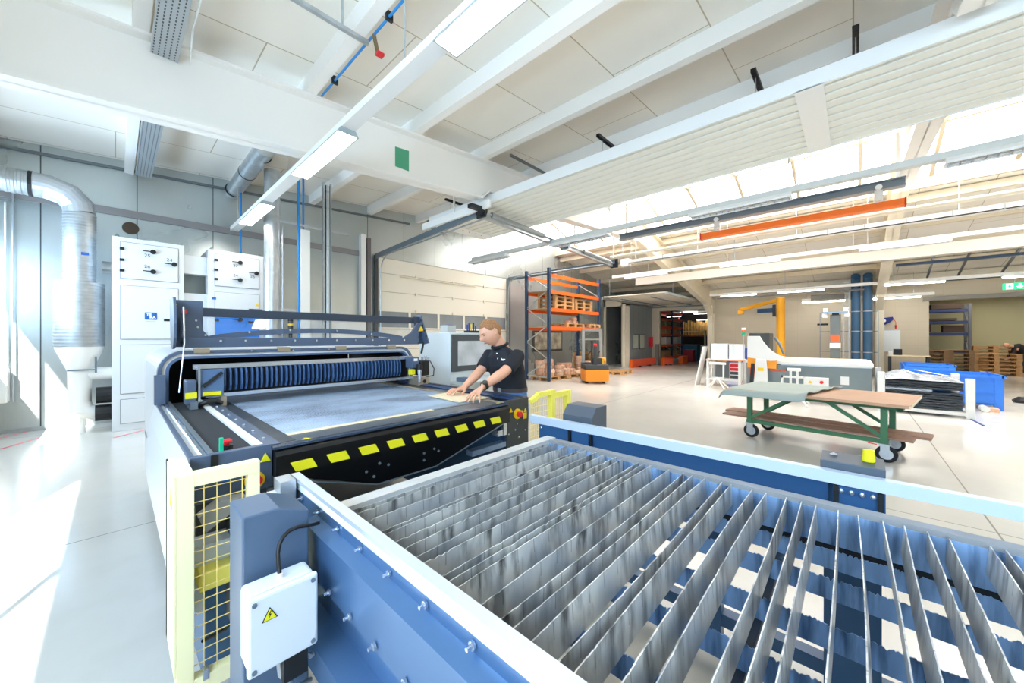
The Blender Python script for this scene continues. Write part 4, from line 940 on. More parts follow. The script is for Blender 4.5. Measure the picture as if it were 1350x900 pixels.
for x in (-.37, .33):
    for y in (-.76, .68):
        q = Lt(MB().lathe([(.035, -.015), (.08, -.02), (.1, -.012), (.1, .012), (.08, .02), (.035, .015)], (x, y-.02, .1), 24, 'x')); w_ = q.build('wheel', rubber, t, smooth=1)
        Lt(MB().lathe([(.02, -.024), (.062, -.022), (.062, .022), (.02, .024)], (x, y-.02, .1), 18, 'x')).build('hub', alu, w_)
        Lt(MB().box(x-.035, x-.028, y-.05, y+.03, .09, .21).box(x+.028, x+.035, y-.05, y+.03, .09, .21).box(x-.04, x+.04, y-.05, y+.05, .20, .22)).build('caster_fork', alu, t)
Lt(MB().bar((-.38, -.70, .2), (-.40, -.62, .21), .02, .01)).build('brake_lever', red, t)
# draped grey sheet
q = MB(); n, mm = 24, 18; vs = []
for a in range(n+1):
    for b_ in range(mm+1):
        ly = .98-1.05*a/n - (.12*b_/mm if a > n*.6 else 0); lx = -.73+1.45*b_/mm
        dz = 0
        if lx < -.63: dz = -.9*(-.63-lx)
        if ly > .92: dz -= .10*(ly-.92)/.06*.6
        if a > n-3: dz += .03*(a-(n-3))/3*(1+.5*math.sin(b_))
        vs.append((lx, ly, .745+dz+.004*math.sin(lx*9+ly*5)))
q.add(vs, [(a*(mm+1)+b_, (a+1)*(mm+1)+b_, (a+1)*(mm+1)+b_+1, a*(mm+1)+b_+1) for a in range(n) for b_ in range(mm)])
so = Lt(q).build('foam_sheet', M('foam_sheet', '#a9b5b0', .7), smooth=180, label='grey green flexible sheet lying over the left half of the trolley table', cat='sheet')
s = so.modifiers.new('sol', 'SOLIDIFY'); s.thickness = .008
# ================================================================ beyond the openings
darkblue = M('store_blue', '#2a3a66', .6); dkpost = M('post_grey', '#5f646c', .5)
rack(24.7, -3.63, 2.3, .8, 2.95, [.9, 1.66, 2.17, 2.68], dkpost, darkblue, 'blue shelf rack inside the dim store beyond the right opening', along='y')
for y, z, w_, h, lab in ((-3.0, 2.76, .9, .22, 'brown box pile on the top shelf in the dim store'), (-2.7, 2.25, 1.2, .1, 'flat brown boards on the upper shelf in the dim store'), (-3.2, 1.74, .6, .3, 'dark box on the middle shelf in the dim store, right one'), (-2.3, 1.74, .5, .35, 'dark box on the middle shelf in the dim store, left one')):
    MB().box(24.8, 25.4, y-w_/2, y+w_/2, z, z+h).build('storage_box', M('box_brown', '#4b3a2e', .7), label=lab, cat='box', bevel=.01)
stack(23.4, -2.9, 0, 7, 1.57, 'in the left stack beyond the right opening', 'pallets in the left store stack', M('pallet_old', '#9a7a58', .8, var=.2))
stack(22.2, -2.1, 0, 7, 1.57, 'in the stack half hidden by the opening jamb', 'pallets in the jamb store stack', MATS['pallet_old'])
stack(24.0, -4.15, 0, 6, 1.57, 'in the pale right stack beyond the right opening', 'pallets in the right store stack', wood)
stack(25.6, -4.4, 0, 8, 1.57, 'in the rear stack beyond the right opening', 'pallets in the rear store stack', wood)
MB().box(22.8, 23.1, -3.74, -3.6, 0, .2).build('pallet_truck', yel2, label='small yellow pallet truck handle end between the two pallet stacks', cat='pallet truck')
rack(20.95, 8.0, 3.6, 1.0, 3.15, [.35, 1.05, 1.65, 2.1, 2.55, 2.95], M('rack_navy', '#1c2a48', .5), M('rack_red', '#e04a22', .5), 'red orange and dark blue pallet rack inside the left warehouse opening', bay=2)
bxm = [M('pale_sack', '#d8d4c8', .7), M('box_tan', '#a98b62', .7), M('box_olive', '#7d8060', .7)]
i = 0
for x in (21.5, 22.3, 23.3, 24.0):
    for z in (.42, 1.12, 1.72, 2.17):
        h = .3 if z != 1.12 else .42
        MB().box(x-.3, x+.3, 8.05, 8.9, z, z+h).build('stored_goods', bxm[0] if z == 1.12 else bxm[1+i % 2], label='%s goods on the warehouse rack, column %s from the left, %s shelf' % ('pale wrapped' if z == 1.12 else ('tan boxed' if i % 2 == 0 else 'olive boxed'), ['first', 'second', 'third', 'fourth'][[21.5, 22.3, 23.3, 24.0].index(x)], {.42: 'lowest', 1.12: 'second', 1.72: 'third', 2.17: 'fourth'}[z]), cat='goods', group='goods on the warehouse rack', bevel=.02); i += 1
MB().box(22.4, 23.3, 7.25, 7.5, 0, .42).build('orange_bin', orange, label='orange low bin on the warehouse floor beside the rack', cat='bin', bevel=.02)
MB().box(24.4, 24.9, 7.3, 7.9, 0, .75).build('red_container', M('cont_red', '#9c1f2b', .5), label='dark red container inside the warehouse', cat='container', bevel=.02)
MB().box(25.2, 25.9, 7.3, 8.3, 0, 1.05).build('teal_container', M('cont_teal', '#1f5f78', .5), label='teal blue container inside the warehouse behind the red one', cat='container', bevel=.02)
t = thing('packing_machine', 'pale packing machine with a frame inside the warehouse', 'machine', (26.5, 8, 0))
MB().box(26.0, 27.0, 7.0, 8.6, 0, 1.0).build('body', M('mach_pale', '#b8b8a0', .5), t); MB().box(26.0, 26.1, 7.0, 7.1, 1, 1.9).box(26.0, 26.1, 8.5, 8.6, 1, 1.9).box(26.0, 26.1, 7.0, 8.6, 1.85, 1.95).build('frame', MATS['mach_pale'], t)
MB().box(26.5, 27.2, 9.2, 10.4, 0, 1.2).build('green_machine', M('mach_green', '#59684c', .6), label='dull green machine deep in the warehouse', cat='machine', bevel=.03)
t = thing('board_rack', 'high rack of upright wooden boards deep in the warehouse', 'rack', (29, 8.5, 0))
MB().box(28.6, 29.3, 6.5, 9.6, 1.6, 1.7).box(28.6, 28.7, 6.5, 6.6, 0, 3).box(28.6, 28.7, 9.5, 9.6, 0, 3).build('frame', M('rack_rust', '#8a4030', .6), t)
q = MB()
for k in range(14): q.box(28.7, 29.1, 6.6+k*.2, 6.75+k*.2, 1.7, 2.6+.08*(k % 3))
q.build('boards', M('boards_ochre', '#b98b45', .7, var=.2), t)
wl = M('ware_lamp', '#ffffff', .4, emit=3.5)
for i, (u, v) in enumerate(((892, 408.5), (908, 411), (926, 413), (889, 417), (930, 421))):
    p = P(u, v, Z=3.28)
    p = p if p.x < 29 else P(u, v, X=28.5)
    MB().box(p.x-.08, p.x+.08, p.y-.55, p.y+.55, p.z-.03, p.z).build('warehouse_lamp', wl, label='lit strip lamp in the warehouse, %s' % ['at the top near the rack', 'middle one of the top row', 'right one of the top row', 'low one beside the rack', 'lowest one at the right jamb'][i], cat='lamp', group='lit strip lamps in the warehouse')
# ================================================================ LASER MACHINE
lm = thing('laser_cutter', 'large blue grey flatbed laser cutter with raised lid and hazard striped front edge', 'machine', (1.2, 3, 0))
black2 = M('tray_black', '#0b0c0f', .3, .2, coat=.2)
chrome = M('bright_steel', '#c9d2de', .22, .85)
paleP = M('side_pale', '#c6ced6', .45)
MB().prism([(.19, 1.03), (.165, .92), (.14, .70), (.15, .50), (.22, .42), (.24, .42), (.24, 1.03)], 'y', 1.875, 3.62).build('side_cover', paleP, lm, bevel=.004)
MB().box(.19, .46, 1.835, 1.87, .86, 1.043).build('front_plate', greyP, lm, bevel=.003)
MB().prism([(.21, .86), (.44, .86), (.44, .74), (.40, .66), (.25, .64), (.21, .68)], 'y', 1.845, 1.865).build('lower_plate', dgreyP, lm)
MB().box(.19, .206, 1.87, 3.6, .98, 1.043).build('outer_ledge', greyP, lm)
MB().box(.206, .226, 1.87, 3.6, .96, 1.0).build('slot_channel', black, lm)
rl = MB().prism([(.226, 1.0), (.226, 1.03), (.232, 1.036), (.246, 1.036), (.251, 1.03), (.251, 1.0)], 'y', 1.87, 3.6).build('linear_rail', chrome, lm)
MB().box(.251, .268, 1.87, 3.6, .98, 1.04).build('rail_edge', jm, lm)
MB().box(.268, .404, 1.87, 3.6, .98, 1.028).build('felt_cover', felt, lm)
MB().box(.404, .436, 1.87, 3.6, .98, 1.040).build('white_strip', lampw, lm)
MB().box(.436, .50, 1.87, 3.6, .97, 1.032).build('bolted_strip', greyP, lm)
q = MB()
for i in range(9): q.lathe([(.008, 0), (.008, .006), (.004, .009)], (.465, 2.0+i*.19, 1.032), 8)
each(q, 'strip_bolt', chrome, lm)
MB().box(.50, .57, 1.9, 3.6, .96, 1.026).build('dark_strip', M('worn_dark', '#39434d', .35, .3, var=.35, scale=9), lm)
MB().box(.23, .245, 2.5, 2.53, 1.036, 1.05).build('rail_stop', chrome, lm)
MB().box(.252, .275, 1.825, 1.84, .985, 1.043).build('latch', black, lm)
# body frames
MB().box(.24, .45, 1.88, 3.6, .12, .97).build('side_frame', blueP, lm, bevel=.004)
MB().prism([(1.93, .12), (2.16, .12), (2.16, .97), (1.93, .97)], 'y', 1.9, 3.6).build('side_frame', blueP, lm, bevel=.004)
for x in (.3, 2.1):
    for y in (2.1, 4.6): MB().cyl((x, y, 0), (x, y, .13), .04, n=12).build('machine_foot', dark, lm)
MB().prism([(.52, .93), (.93, .74), (1.29, .74), (1.88, .93)], 'y', 1.86, 3.5).build('dust_funnel', black2, lm)
MB().prism([(.50, .90), (.92, .745), (1.28, .745), (1.86, .90)], 'y', 1.80, 1.83).build('front_flap', black2, lm)
MB().bar((.50, 1.797, .885), (.92, 1.797, .745), .004, .006).bar((.92, 1.797, .745), (1.28, 1.797, .745), .004, .006).bar((1.28, 1.797, .745), (1.86, 1.797, .9), .004, .006).build('flap_edge', jm, lm)
q = MB()
for x, z in ((.86, .825), (.93, .85), (.98, .83), (.90, .79), (1.20, .84), (1.27, .85), (1.30, .83), (1.2, .80)): q.lathe([(.007, -.005), (.007, 0), (.003, 0)], (x, 1.8, z), 8, 'y')
each(q, 'flap_bolt', jm, lm)
# front lip with hazard parallelograms
lip = MB().prism([(1.80, 1.012), (1.815, 1.028), (1.86, 1.03), (1.86, .905), (1.79, .90), (1.79, .995)], 'x', .462, 1.905)
lip.build('front_lip', black2, lm)
MB().box(.455, 1.905, 1.797, 1.835, 1.024, 1.034).build('lip_edge', M('lip_steel', '#4f6078', .25, .7), lm)
hz = MB()
for i in range(10):
    x = .515+.1495*i
    if x > 1.86: break
    a, b_ = x, x+.088; sh = .022
    pts = [(a, .958), (b_, .958), (min(b_+sh, 1.9), .915), (a+sh, .915)]
    hz = MB().prism(pts, 'y', 1.787, 1.7905); hz.build('hazard_patch', haz, lm)
# cutting bed
m, nt, b, tc, sp = nodes_mat('honeycomb_bed')
vo = nt.nodes.new('ShaderNodeTexVoronoi'); vo.feature = 'DISTANCE_TO_EDGE'; vo.inputs['Scale'].default_value = 75; nt.links.new(tc.outputs['Object'], vo.inputs['Vector'])
cell = ramp(nt, vo.outputs['Distance'], .05, .25)
nz = ramp(nt, noise(nt, tc, 3.2, 8, (.8, 1.5, 1)), .40, .62)
gl_ = mth(nt, 'MAXIMUM', line_mask(nt, sp.outputs['X'], .016, 0, .003), line_mask(nt, sp.outputs['Y'], .016, 0, .003))
base = mixc(nt, nz, lin('#2f4f7c'), lin('#a3bfe0'))
c = mixc(nt, cell, mixc(nt, .5, base, lin('#c8d9ec')), base)
c = mixc(nt, mth(nt, 'MULTIPLY', ramp(nt, vo.outputs['Distance'], .3, .55), .7), c, lin('#101a28'))
c = mixc(nt, mth(nt, 'MULTIPLY', gl_, .5), c, lin('#c9dcf2'))
nt.links.new(c, b.inputs['Base Color']); b.inputs['Metallic'].default_value = .35; b.inputs['Roughness'].default_value = .38
bp = nt.nodes.new('ShaderNodeBump'); bp.inputs['Strength'].default_value = .5; bp.inputs['Distance'].default_value = .004
nt.links.new(vo.outputs['Distance'], bp.inputs['Height']); nt.links.new(bp.outputs[0], b.inputs['Normal'])
MB().box(.57, 1.90, 2.05, 4.6, .95, 1.022).build('honeycomb_bed', m, lm)
MB().box(.50, 1.9, 1.862, 2.015, .96, 1.024).build('front_margin', M('margin_steel', '#646d76', .3, .5, var=.15, scale=6), lm)
MB().box(.57, 1.42, 2.015, 2.05, .96, 1.028).build('plywood_ruler', ply, lm, label='pale plywood strip along the bed edge')
MB().box(1.42, 1.9, 2.015, 2.05, .96, 1.026).build('steel_margin', MATS['margin_steel'], lm)
MB().box(1.90, 1.955, 1.862, 4.6, .96, 1.026).build('tan_strip', M('tan_strip', '#8d8577', .5), lm)
MB().box(1.955, 2.05, 1.862, 3.6, .96, 1.028).build('black_ledge', black2, lm)
MB().box(2.05, 2.14, 1.862, 3.6, .96, 1.036).build('rail_cover', M('rail_navy', '#223a66', .4), lm)
MB().box(2.14, 2.18, 1.862, 3.6, .90, 1.043).build('outer_ledge', dgreyP, lm)
sk_ = MB().prism([(2.16, .96), (2.19, .9), (2.2, .6), (2.16, .42)], 'y', 1.875, 3.62).build('side_cover', paleP, lm)
for x in (.585, 1.86): MB().prism([(x, 1.875), (x+.05, 1.875), (x+.025, 1.905)], 'z', 1.024, 1.026).build('corner_mark', haz, lm)
# right front panel
rp_ = MB().prism([(1.925, 1.043), (2.165, 1.043), (2.165, .66), (2.12, .62), (1.925, .62)], 'y', 1.835, 1.862).build('front_plate', dgreyP, lm, bevel=.003)
MB().box(1.95, 2.1, 1.85, 1.88, .42, .60).build('lower_plate', dgreyP, lm)
MB().box(2.045, 2.085, 1.83, 1.85, .40, .64).build('yellow_post', yel2, lm)
MB().box(1.84, 1.925, 1.84, 1.9, .80, .84).box(1.89, 1.925, 1.835, 1.86, .80, .96).build('guide_angle', chrome, lm)
MB().box(1.6, 1.92, 1.84, 1.9, .715, .75).build('lower_guide', M('guide_steel', '#8ba3c0', .35, .6), lm)
yd = MB().cyl((2.03, 1.833, .935), (2.03, 1.822, .935), .038, n=24).build('stop_disc', yel2, rp_)
MB().cyl((2.03, 1.822, .935), (2.03, 1.795, .935), .019, .021, n=16).build('stop_button', red, yd)
for x, z, s in ((1.965, .955, .018), (2.085, .925, .018), (2.125, .935, .018)):
    MB().prism([(x-s, z), (x+s, z), (x, z+1.7*s)], 'y', 1.831, 1.834).build('warning_label', yel2, rp_)
MB().box(2.1, 2.14, 1.831, 1.834, .885, .93).build('warning_label', yel2, rp_)
for x, z in ((1.94, .9), (1.94, .8), (2.03, .86), (2.01, .82), (2.05, .76), (1.96, .70), (2.12, .8)): MB().cyl((x, 1.83, z), (x, 1.836, z), .006, n=8).build('bolt', chrome, rp_)
# left front panel details
fp = MB().prism([(.415, .975), (.452, .975), (.4335, 1.010)], 'y', 1.828, 1.834).build('warning_label', haz, lm)
MB().lathe([(.028, -.003), (.028, 0)], (.30, 1.833, .955), 24, 'y').build('round_label', M('label_blue', '#2a73c9', .4), lm)
yd = MB().cyl((.395, 1.84, .905), (.395, 1.826, .905), .036, n=24).build('stop_disc', yel2, lm)
MB().cyl((.40, 1.826, .91), (.40, 1.80, .91), .018, n=16).build('stop_button', red, yd)
MB().cyl((.395, 1.85, .85), (.37, 1.85, .85), .03, n=16).build('small_bracket', jm, lm)
MB().box(.285, .298, 1.87, 1.885, 1.03, 1.095).build('green_flag', green, lm, bevel=.002)
rb_ = MB().cyl((.318, 1.93, 1.028), (.318, 1.93, 1.05), .022, n=18).build('button_base', black, lm)
MB().lathe([(.008, 0), (.010, .012), (.019, .016), (.019, .024), (.012, .029)], (.318, 1.93, 1.045), 20).build('stop_button', red, rb_)
# parts seen through the yellow mesh
MB().prism([(.20, .86), (.26, .90), (.34, .895), (.30, .85), (.22, .80)], 'y', 1.70, 1.75).build('grey_wedge', M('wedge_grey', '#8b8c8b', .5), lm)
MB().box(.20, .30, 1.68, 1.83, .60, .67).build('yellow_housing', yellow, lm, bevel=.008)
MB().box(.19, .33, 1.74, 1.84, .67, .74).build('pale_housing', paleP, lm)
MB().box(.30, .40, 1.70, 1.84, .40, .80).build('drive_housing', dgreyP, lm, bevel=.006)
MB().cyl((.33, 1.69, .56), (.33, 1.70, .56), .035, n=18).build('orange_knob', M('knob_orange', '#d98a3d', .5), lm)
MB().tube([(.30, 1.69, .86), (.31, 1.67, .75), (.325, 1.66, .62), (.33, 1.67, .5), (.27, 1.66, .45), (.21, 1.70, .42)], .006, 8).build('black_cable', black, lm)
# rear housing with arch
def arch(x0, x1, z0, z1, r, n=8):
    p = [(x0, z0)]
    for i in range(n+1): a = math.pi-math.pi/2*i/n; p.append((x0+r+r*math.cos(a), z1-r+r*math.sin(a)))
    for i in range(n+1): a = math.pi/2-math.pi/2*i/n; p.append((x1-r+r*math.cos(a), z1-r+r*math.sin(a)))
    p.append((x1, z0)); return p
def archband(o0, o1, ya, yb):
    a = arch(.20+o0, 2.24-o0, .55, 1.405-o0, max(.02, .15-o0)); b_ = arch(.20+o1, 2.24-o1, .55, 1.405-o1, max(.02, .15-o1)); mb = MB()
    for i in range(len(a)-1): mb.prism([a[i], a[i+1], b_[i+1], b_[i]], 'y', ya, yb)
    return mb
archband(0, .022, 3.58, 3.66).build('arch_rim', greyP, lm)
archband(.022, .042, 3.60, 3.66).build('arch_white', lampw, lm)
archband(.042, .060, 3.59, 3.66).build('arch_inner', M('arch_blue', '#50688c', .4), lm)
archband(0, .012, 3.66, 5.2).build('housing_shell', paleP, lm)
archband(.012, .03, 3.66, 5.15).build('housing_lining', black, lm)
MB().box(.22, 2.2, 5.15, 5.2, .3, 1.30).build('housing_back', black, lm)
MB().box(.2, 2.24, 3.7, 5.2, .2, .58).build('housing_base', paleP, lm)
q = MB()
for z in (.75, .9, 1.05, 1.2): q.cyl((.214, 3.575, z), (.214, 3.582, z), .007, n=8)
for x in (.45, .75, 1.05, 1.35, 1.65, 1.95): q.cyl((x, 3.57, 1.393), (x, 3.592, 1.393), .006, n=8)
each(q, 'arch_bolt', chrome, lm)
hm = M('hinge_tan', '#a99c88', .4, .5)
for x in (.44, .98, 1.46, 1.98): MB().box(x-.045, x+.045, 3.56, 3.60, 1.385, 1.42).build('lid_hinge', hm, lm)
# raised lid
lid = MB().box(.34, 2.36, 3.63, 3.67, 1.425, 1.50).build('lid_frame', greyP, lm, bevel=.004)
MB().box(.40, 2.44, 3.73, 3.77, 1.665, 1.735).build('lid_top_bar', M('bar_dark', '#2f3b4a', .4), lid, bevel=.004)
MB().prism([(.33, 1.50), (.50, 1.50), (.455, 1.56), (.435, 1.67), (.33, 1.67)], 'y', 3.66, 3.69).build('lid_left_corner', greyP, lid)
MB().prism([(2.36, 1.50), (2.18, 1.50), (2.28, 1.56), (2.36, 1.67), (2.42, 1.67)], 'y', 3.66, 3.69).build('lid_right_corner', greyP, lid)
ar = MB(); n = 24
for i in range(n):
    f = lambda k: 1.495+.07*math.sin(math.pi*k/n)**.8
    xa, xb = .50+1.68*i/n, .50+1.68*(i+1)/n; ar.prism([(xa, f(i)-.022), (xb, f(i+1)-.022), (xb, f(i+1)+.022), (xa, f(i)+.022)], 'y', 3.69, 3.71)
ar.build('lid_arch', greyP, lid)
q = MB()
for x in (.56, .72, .9, 1.08, 1.26, 1.44, 1.62, 1.8, 1.98, 2.16): q.cyl((x, 3.62, 1.475), (x, 3.632, 1.475), .009, n=8)
for x, z in ((.415, 1.63), (.425, 1.58), (.47, 1.52), (.75, 1.545), (1.05, 1.565), (1.45, 1.565), (1.8, 1.54)): q.cyl((x, 3.64, z), (x, 3.69, z), .008, n=8)
each(q, 'lid_bolt', chrome, lid)
MB().prism([(3.705, 1.50), (3.755, 1.67), (3.757, 1.67), (3.707, 1.50)], 'x', .45, 2.3).build('lid_window', glass_mat('lid_acrylic', (.93, .95, .97), .05), lid)
# shell ends of the lid
sh = [(3.58, 1.415), (3.50, 1.44), (3.455, 1.50), (3.44, 1.60), (3.46, 1.70), (3.50, 1.78)]
MB().prism([(3.50, 1.44), (3.455, 1.50), (3.44, 1.60), (3.46, 1.70), (3.50, 1.785), (3.76, 1.785), (3.72, 1.60), (3.66, 1.42), (3.56, 1.42)], 'x', .275, .29).build('lid_end_plate', greyP, lid)
MB().prism([(3.54, 1.44), (3.70, 1.76), (3.78, 1.77), (3.66, 1.42)], 'x', 2.42, 2.435).build('lid_end_plate', greyP, lid)
cs = [(3.66, 1.43), (3.70, 1.47), (3.725, 1.55), (3.735, 1.65), (3.74, 1.785)]
MB().strip(cs, .008, 'x', .285, .465).build('lid_shell', greyP, lid)
MB().strip([(3.62, 1.43), (3.66, 1.47), (3.70, 1.6), (3.73, 1.74)], .008, 'x', 2.34, 2.43).build('lid_shell', M('bar_dark', '#2f3b4a', .4), lid)
MB().box(.40, .415, 3.50, 3.74, 1.45, 1.74).build('lid_inner_rib', M('bar_dark', '#2f3b4a', .4), lid) if 0 else None
MB().prism([(.285, 1.745), (.315, 1.745), (.30, 1.772)], 'y', 3.722, 3.727).build('warning_label', yel2, lid)
MB().cyl((.355, 3.72, 1.70), (.355, 3.726, 1.70), .02, n=14).build('red_label', M('label_red', '#d9404e', .5), lid)
MB().prism([(2.355, 1.575), (2.415, 1.575), (2.415, 1.60), (2.39, 1.63), (2.37, 1.60)], 'y', 3.64, 3.65).build('warning_label', yel2, lid)
for z, y in ((1.52, 3.585), (1.58, 3.62), (1.64, 3.655), (1.70, 3.69)): MB().cyl((2.418, y, z), (2.422, y, z), .012, n=10).build('oval_hole', black, lid)
MB().cyl((.33, 3.50, 1.72), (.335, 3.50, 1.46), .007, n=10).cyl((.335, 3.50, 1.46), (.30, 3.42, 1.12), .0045, n=10).build('gas_strut', chrome, lid)
MB().cyl((2.36, 3.55, 1.44), (2.30, 3.50, 1.33), .012, n=8).build('gas_strut', black, lid)
MB().box(.18, .235, 3.48, 3.55, 1.04, 1.24).build('end_cover', greyP, lm)
# gantry
gt = MB().box(.36, 2.06, 3.28, 3.33, 1.285, 1.315).build('gantry_top_rail', chrome, lm)
MB().box(.42, 2.10, 3.26, 3.33, 1.085, 1.11).build('gantry_lower_rail', chrome, gt)
MB().box(.40, 2.04, 3.36, 3.40, 1.09, 1.30).build('gantry_back', black, gt)
bl = M('bellows_blue', '#33547f', .5); bl2 = M('bellows_dark', '#121a26', .6)
npl = 44; x0, x1 = .52, 1.93; wv = (x1-x0)/npl
q = MB()
for i in range(npl):
    xa = x0+i*wv; j_ = random.uniform(-.003, .003)
    prof = [(3.27, 1.275), (3.285, 1.285), (3.30, 1.285), (3.31, 1.13), (3.275, 1.125), (3.255, 1.165), (3.258, 1.25)]
    q.prism([(a, z) for a, z in prof], 'x', xa+.002+j_, xa+wv*.42+j_)
q.build('bellows', bl, gt)
q = MB()
for i in range(npl): q.prism([(3.30, 1.28), (3.33, 1.28), (3.33, 1.12), (3.30, 1.12)], 'x', x0+i*wv, x0+(i+1)*wv)
q.build('bellows_core', bl2, gt)
MB().box(.385, .515, 3.22, 3.30, 1.10, 1.28).build('gantry_end_box', M('end_blue', '#536f92', .4), gt, bevel=.004)
MB().box(.375, .387, 3.20, 3.30, 1.06, 1.31).build('end_bracket', chrome, gt)
MB().bar((.40, 3.215, 1.17), (.505, 3.215, 1.26), .02, .02, up=(0, 1, 0)).build('drag_bar', dark, gt)
MB().box(.40, .50, 3.212, 3.22, 1.107, 1.13).build('yellow_label', haz, gt)
MB().box(.31, .365, 3.18, 3.30, 1.06, 1.22).build('belt_cover', greyP, gt, bevel=.008)
MB().box(.308, .367, 3.178, 3.19, 1.10, 1.14).build('yellow_label', haz, gt)
MB().box(.33, .37, 3.16, 3.3, 1.03, 1.08).build('carriage_foot', jm, gt)
MB().box(.50, .53, 3.22, 3.30, 1.02, 1.09).build('carriage_foot', hm, gt)
MB().tube([(.38, 3.2, 1.05), (.42, 3.18, 1.07), (.46, 3.18, 1.07), (.50, 3.2, 1.05)], .015, 8).build('hose', black, gt)
hd = MB().box(2.06, 2.16, 3.14, 3.32, 1.12, 1.27).build('laser_head', black, gt, bevel=.01)
MB().box(1.97, 2.05, 3.16, 3.28, 1.20, 1.31).build('head_cover', greyP, hd, bevel=.006)
MB().box(1.99, 2.03, 3.155, 3.162, 1.27, 1.295).build('white_label', lampw, hd)
MB().cyl((2.03, 3.12, 1.20), (2.03, 3.12, 1.06), .022, .012, n=14).build('nozzle', chrome, hd)
MB().cyl((2.03, 3.12, 1.24), (2.03, 3.12, 1.19), .03, n=14).build('lens_holder', black, hd)
for x, z in ((2.08, 1.28), (2.12, 1.29), (2.15, 1.27)): MB().cyl((x, 3.15, z), (x, 3.15, z+.03), .012, n=10).build('air_fitting', chrome, hd)
MB().box(1.955, 2.0, 3.15, 3.2, 1.14, 1.19).build('yellow_label', haz, hd)
MB().tube([(2.15, 3.2, 1.28), (2.22, 3.22, 1.26), (2.27, 3.22, 1.18), (2.25, 3.2, 1.11), (2.16, 3.2, 1.10)], .005, 8).build('head_cable', black, hd)
MB().box(2.03, 2.16, 3.14, 3.32, 1.03, 1.10).build('carriage_foot', hm, hd)
MB().cyl((2.10, 3.135, 1.065), (2.10, 3.142, 1.065), .018, n=14).build('foot_hole', black, hd)
# plywood sheet under the hands
P0 = [(1.72, 2.52), (1.70, 2.10), (1.985, 2.09), (2.01, 2.54)]
MB().prism(P0, 'z', 1.0275, 1.0335).build('plywood_sheet', ply, label='thin pale plywood sheet lying on the laser bed under the hands of the man', cat='sheet')
# ---------------------------------------------------------------- yellow guards
gm = M('guard_yellow_lit', '#f4eec0', .45)  # yellow guard paint with the overexposed daylight put into its colour
g = thing('mesh_guard', 'yellow mesh guard paled by daylight at the front left corner of the laser cutter', 'guard', (.25, 1.7, .38))
# welded steel frame : corner post, top bar, right post, bottom bar
MB().box(.133, .178, 1.60, 1.64, .31, 1.05).box(.178, .362, 1.60, 1.64, 1.005, 1.05).box(.325, .362, 1.60, 1.64, .31, 1.005).box(.178, .325, 1.60, 1.64, .31, .365).build('front_frame', gm, g, bevel=.002)
MB().box(.128, .1325, 1.60, 1.87, .40, 1.05).box(.1325, .178, 1.6405, 1.8345, 1.035, 1.05).box(.128, .155, 1.835, 1.87, .40, 1.05).build('side_panel', gm, g)
MB().prism([(1.655, .93), (1.72, .93), (1.69, 1.0)], 'x', .1265, .128).build('warning_label', yel2, g)
q = MB(); wire = M('mesh_wire', '#f3d987', .5)
for x in (.205, .24, .278, .312): q.cyl((x, 1.62, .36), (x, 1.62, 1.01), .0016, n=6)
for i in range(15): q.cyl((.178, 1.622, .40+i*.042), (.33, 1.622, .40+i*.042), .0016, n=6)
q.build('wire_mesh', wire, g)
MB().box(.20, .215, 1.595, 1.62, .35, .385).build('clip', chrome, g)
g = thing('mesh_guard', 'bright yellow mesh guard at the front right corner of the laser cutter', 'guard', (2.2, 1.7, 0))
ym = M('guard_yellow2', '#f3e65a', .45)
q = MB(); q.bar((1.985, 1.664, 1.05), (2.08, 1.664, 1.09), .03, .03).box(2.06, 2.21, 1.648, 1.680, 1.073, 1.107).box(2.21, 2.25, 1.644, 1.684, .0, 1.11).box(2.25, 2.42, 1.648, 1.680, 1.045, 1.085).box(2.42, 2.46, 1.644, 1.684, .0, 1.086)
q.box(2.02, 2.21, 1.648, 1.680, .04, .075); q.build('frame', ym, g)
q = MB()
for i in range(11): q.cyl((2.0+i*.021, 1.674, .08), (2.0+i*.021, 1.674, 1.05), .0016, n=5)
for i in range(24): q.cyl((1.99, 1.674, .08+i*.042), (2.22, 1.674, .08+i*.042), .0016, n=5)
for i in range(7): q.cyl((2.26+i*.025, 1.674, .08), (2.26+i*.025, 1.674, 1.05), .0016, n=5)
q.build('wire_mesh', wire, g)
# ================================================================ SHUTTLE FRAME around the slat table
sf = thing('shuttle_frame', 'blue steel shuttle frame with bright side rails around the slat table', 'machine', (1.2, .3, 0))
Y0, Y1 = -1.6, 1.60
rail_m = M('rail_bright', '#dfe6ef', .3, .55)
# near rail : grooved profile
pr = [(.462, .972), (.492, .972), (.492, .925), (.470, .925), (.464, .934), (.470, .940), (.464, .946), (.470, .952), (.462, .958)]
MB().prism(pr, 'y', Y0, Y1).build('side_rail', rail_m, sf, label='bright grooved rail nearest the camera')
blueF = M('sheet_far_dim', '#305680', .35, .15)  # far copy of the sheet paint, darker for its less lit side
blueS = M('sheet_blue_lit', '#5577a0', .27, .4, var=.04, scale=3)  # near copy of the same paint, window light put into the colour
sheet = [(.474, .925), (.474, .888), (.436, .872), (.436, .725), (.474, .68), (.474, .60), (.40, .585), (.40, .50)]
MB().strip(sheet, .004, 'y', Y0, 1.37).build('side_sheet', blueS, sf, bevel=0)
MB().strip([(.474, .925), (.474, .80)], .004, 'y', 1.37, 1.58).build('side_sheet', blueS, sf)
MB().prism([(.48, .12), (.52, .12), (.52, .90), (.48, .90)], 'y', Y0, 1.30).build('inner_web', M('web_blue', '#24425f', .5), sf)
def bolt(mb, x, y, z, s=-1):
    mb.cyl((x, y, z), (x+s*.006, y, z), .009, n=10).cyl((x+s*.006, y, z), (x+s*.018, y, z), .0045, n=8)
q = MB()
for i in range(16): bolt(q, .472, 1.50-.16*i, .905)
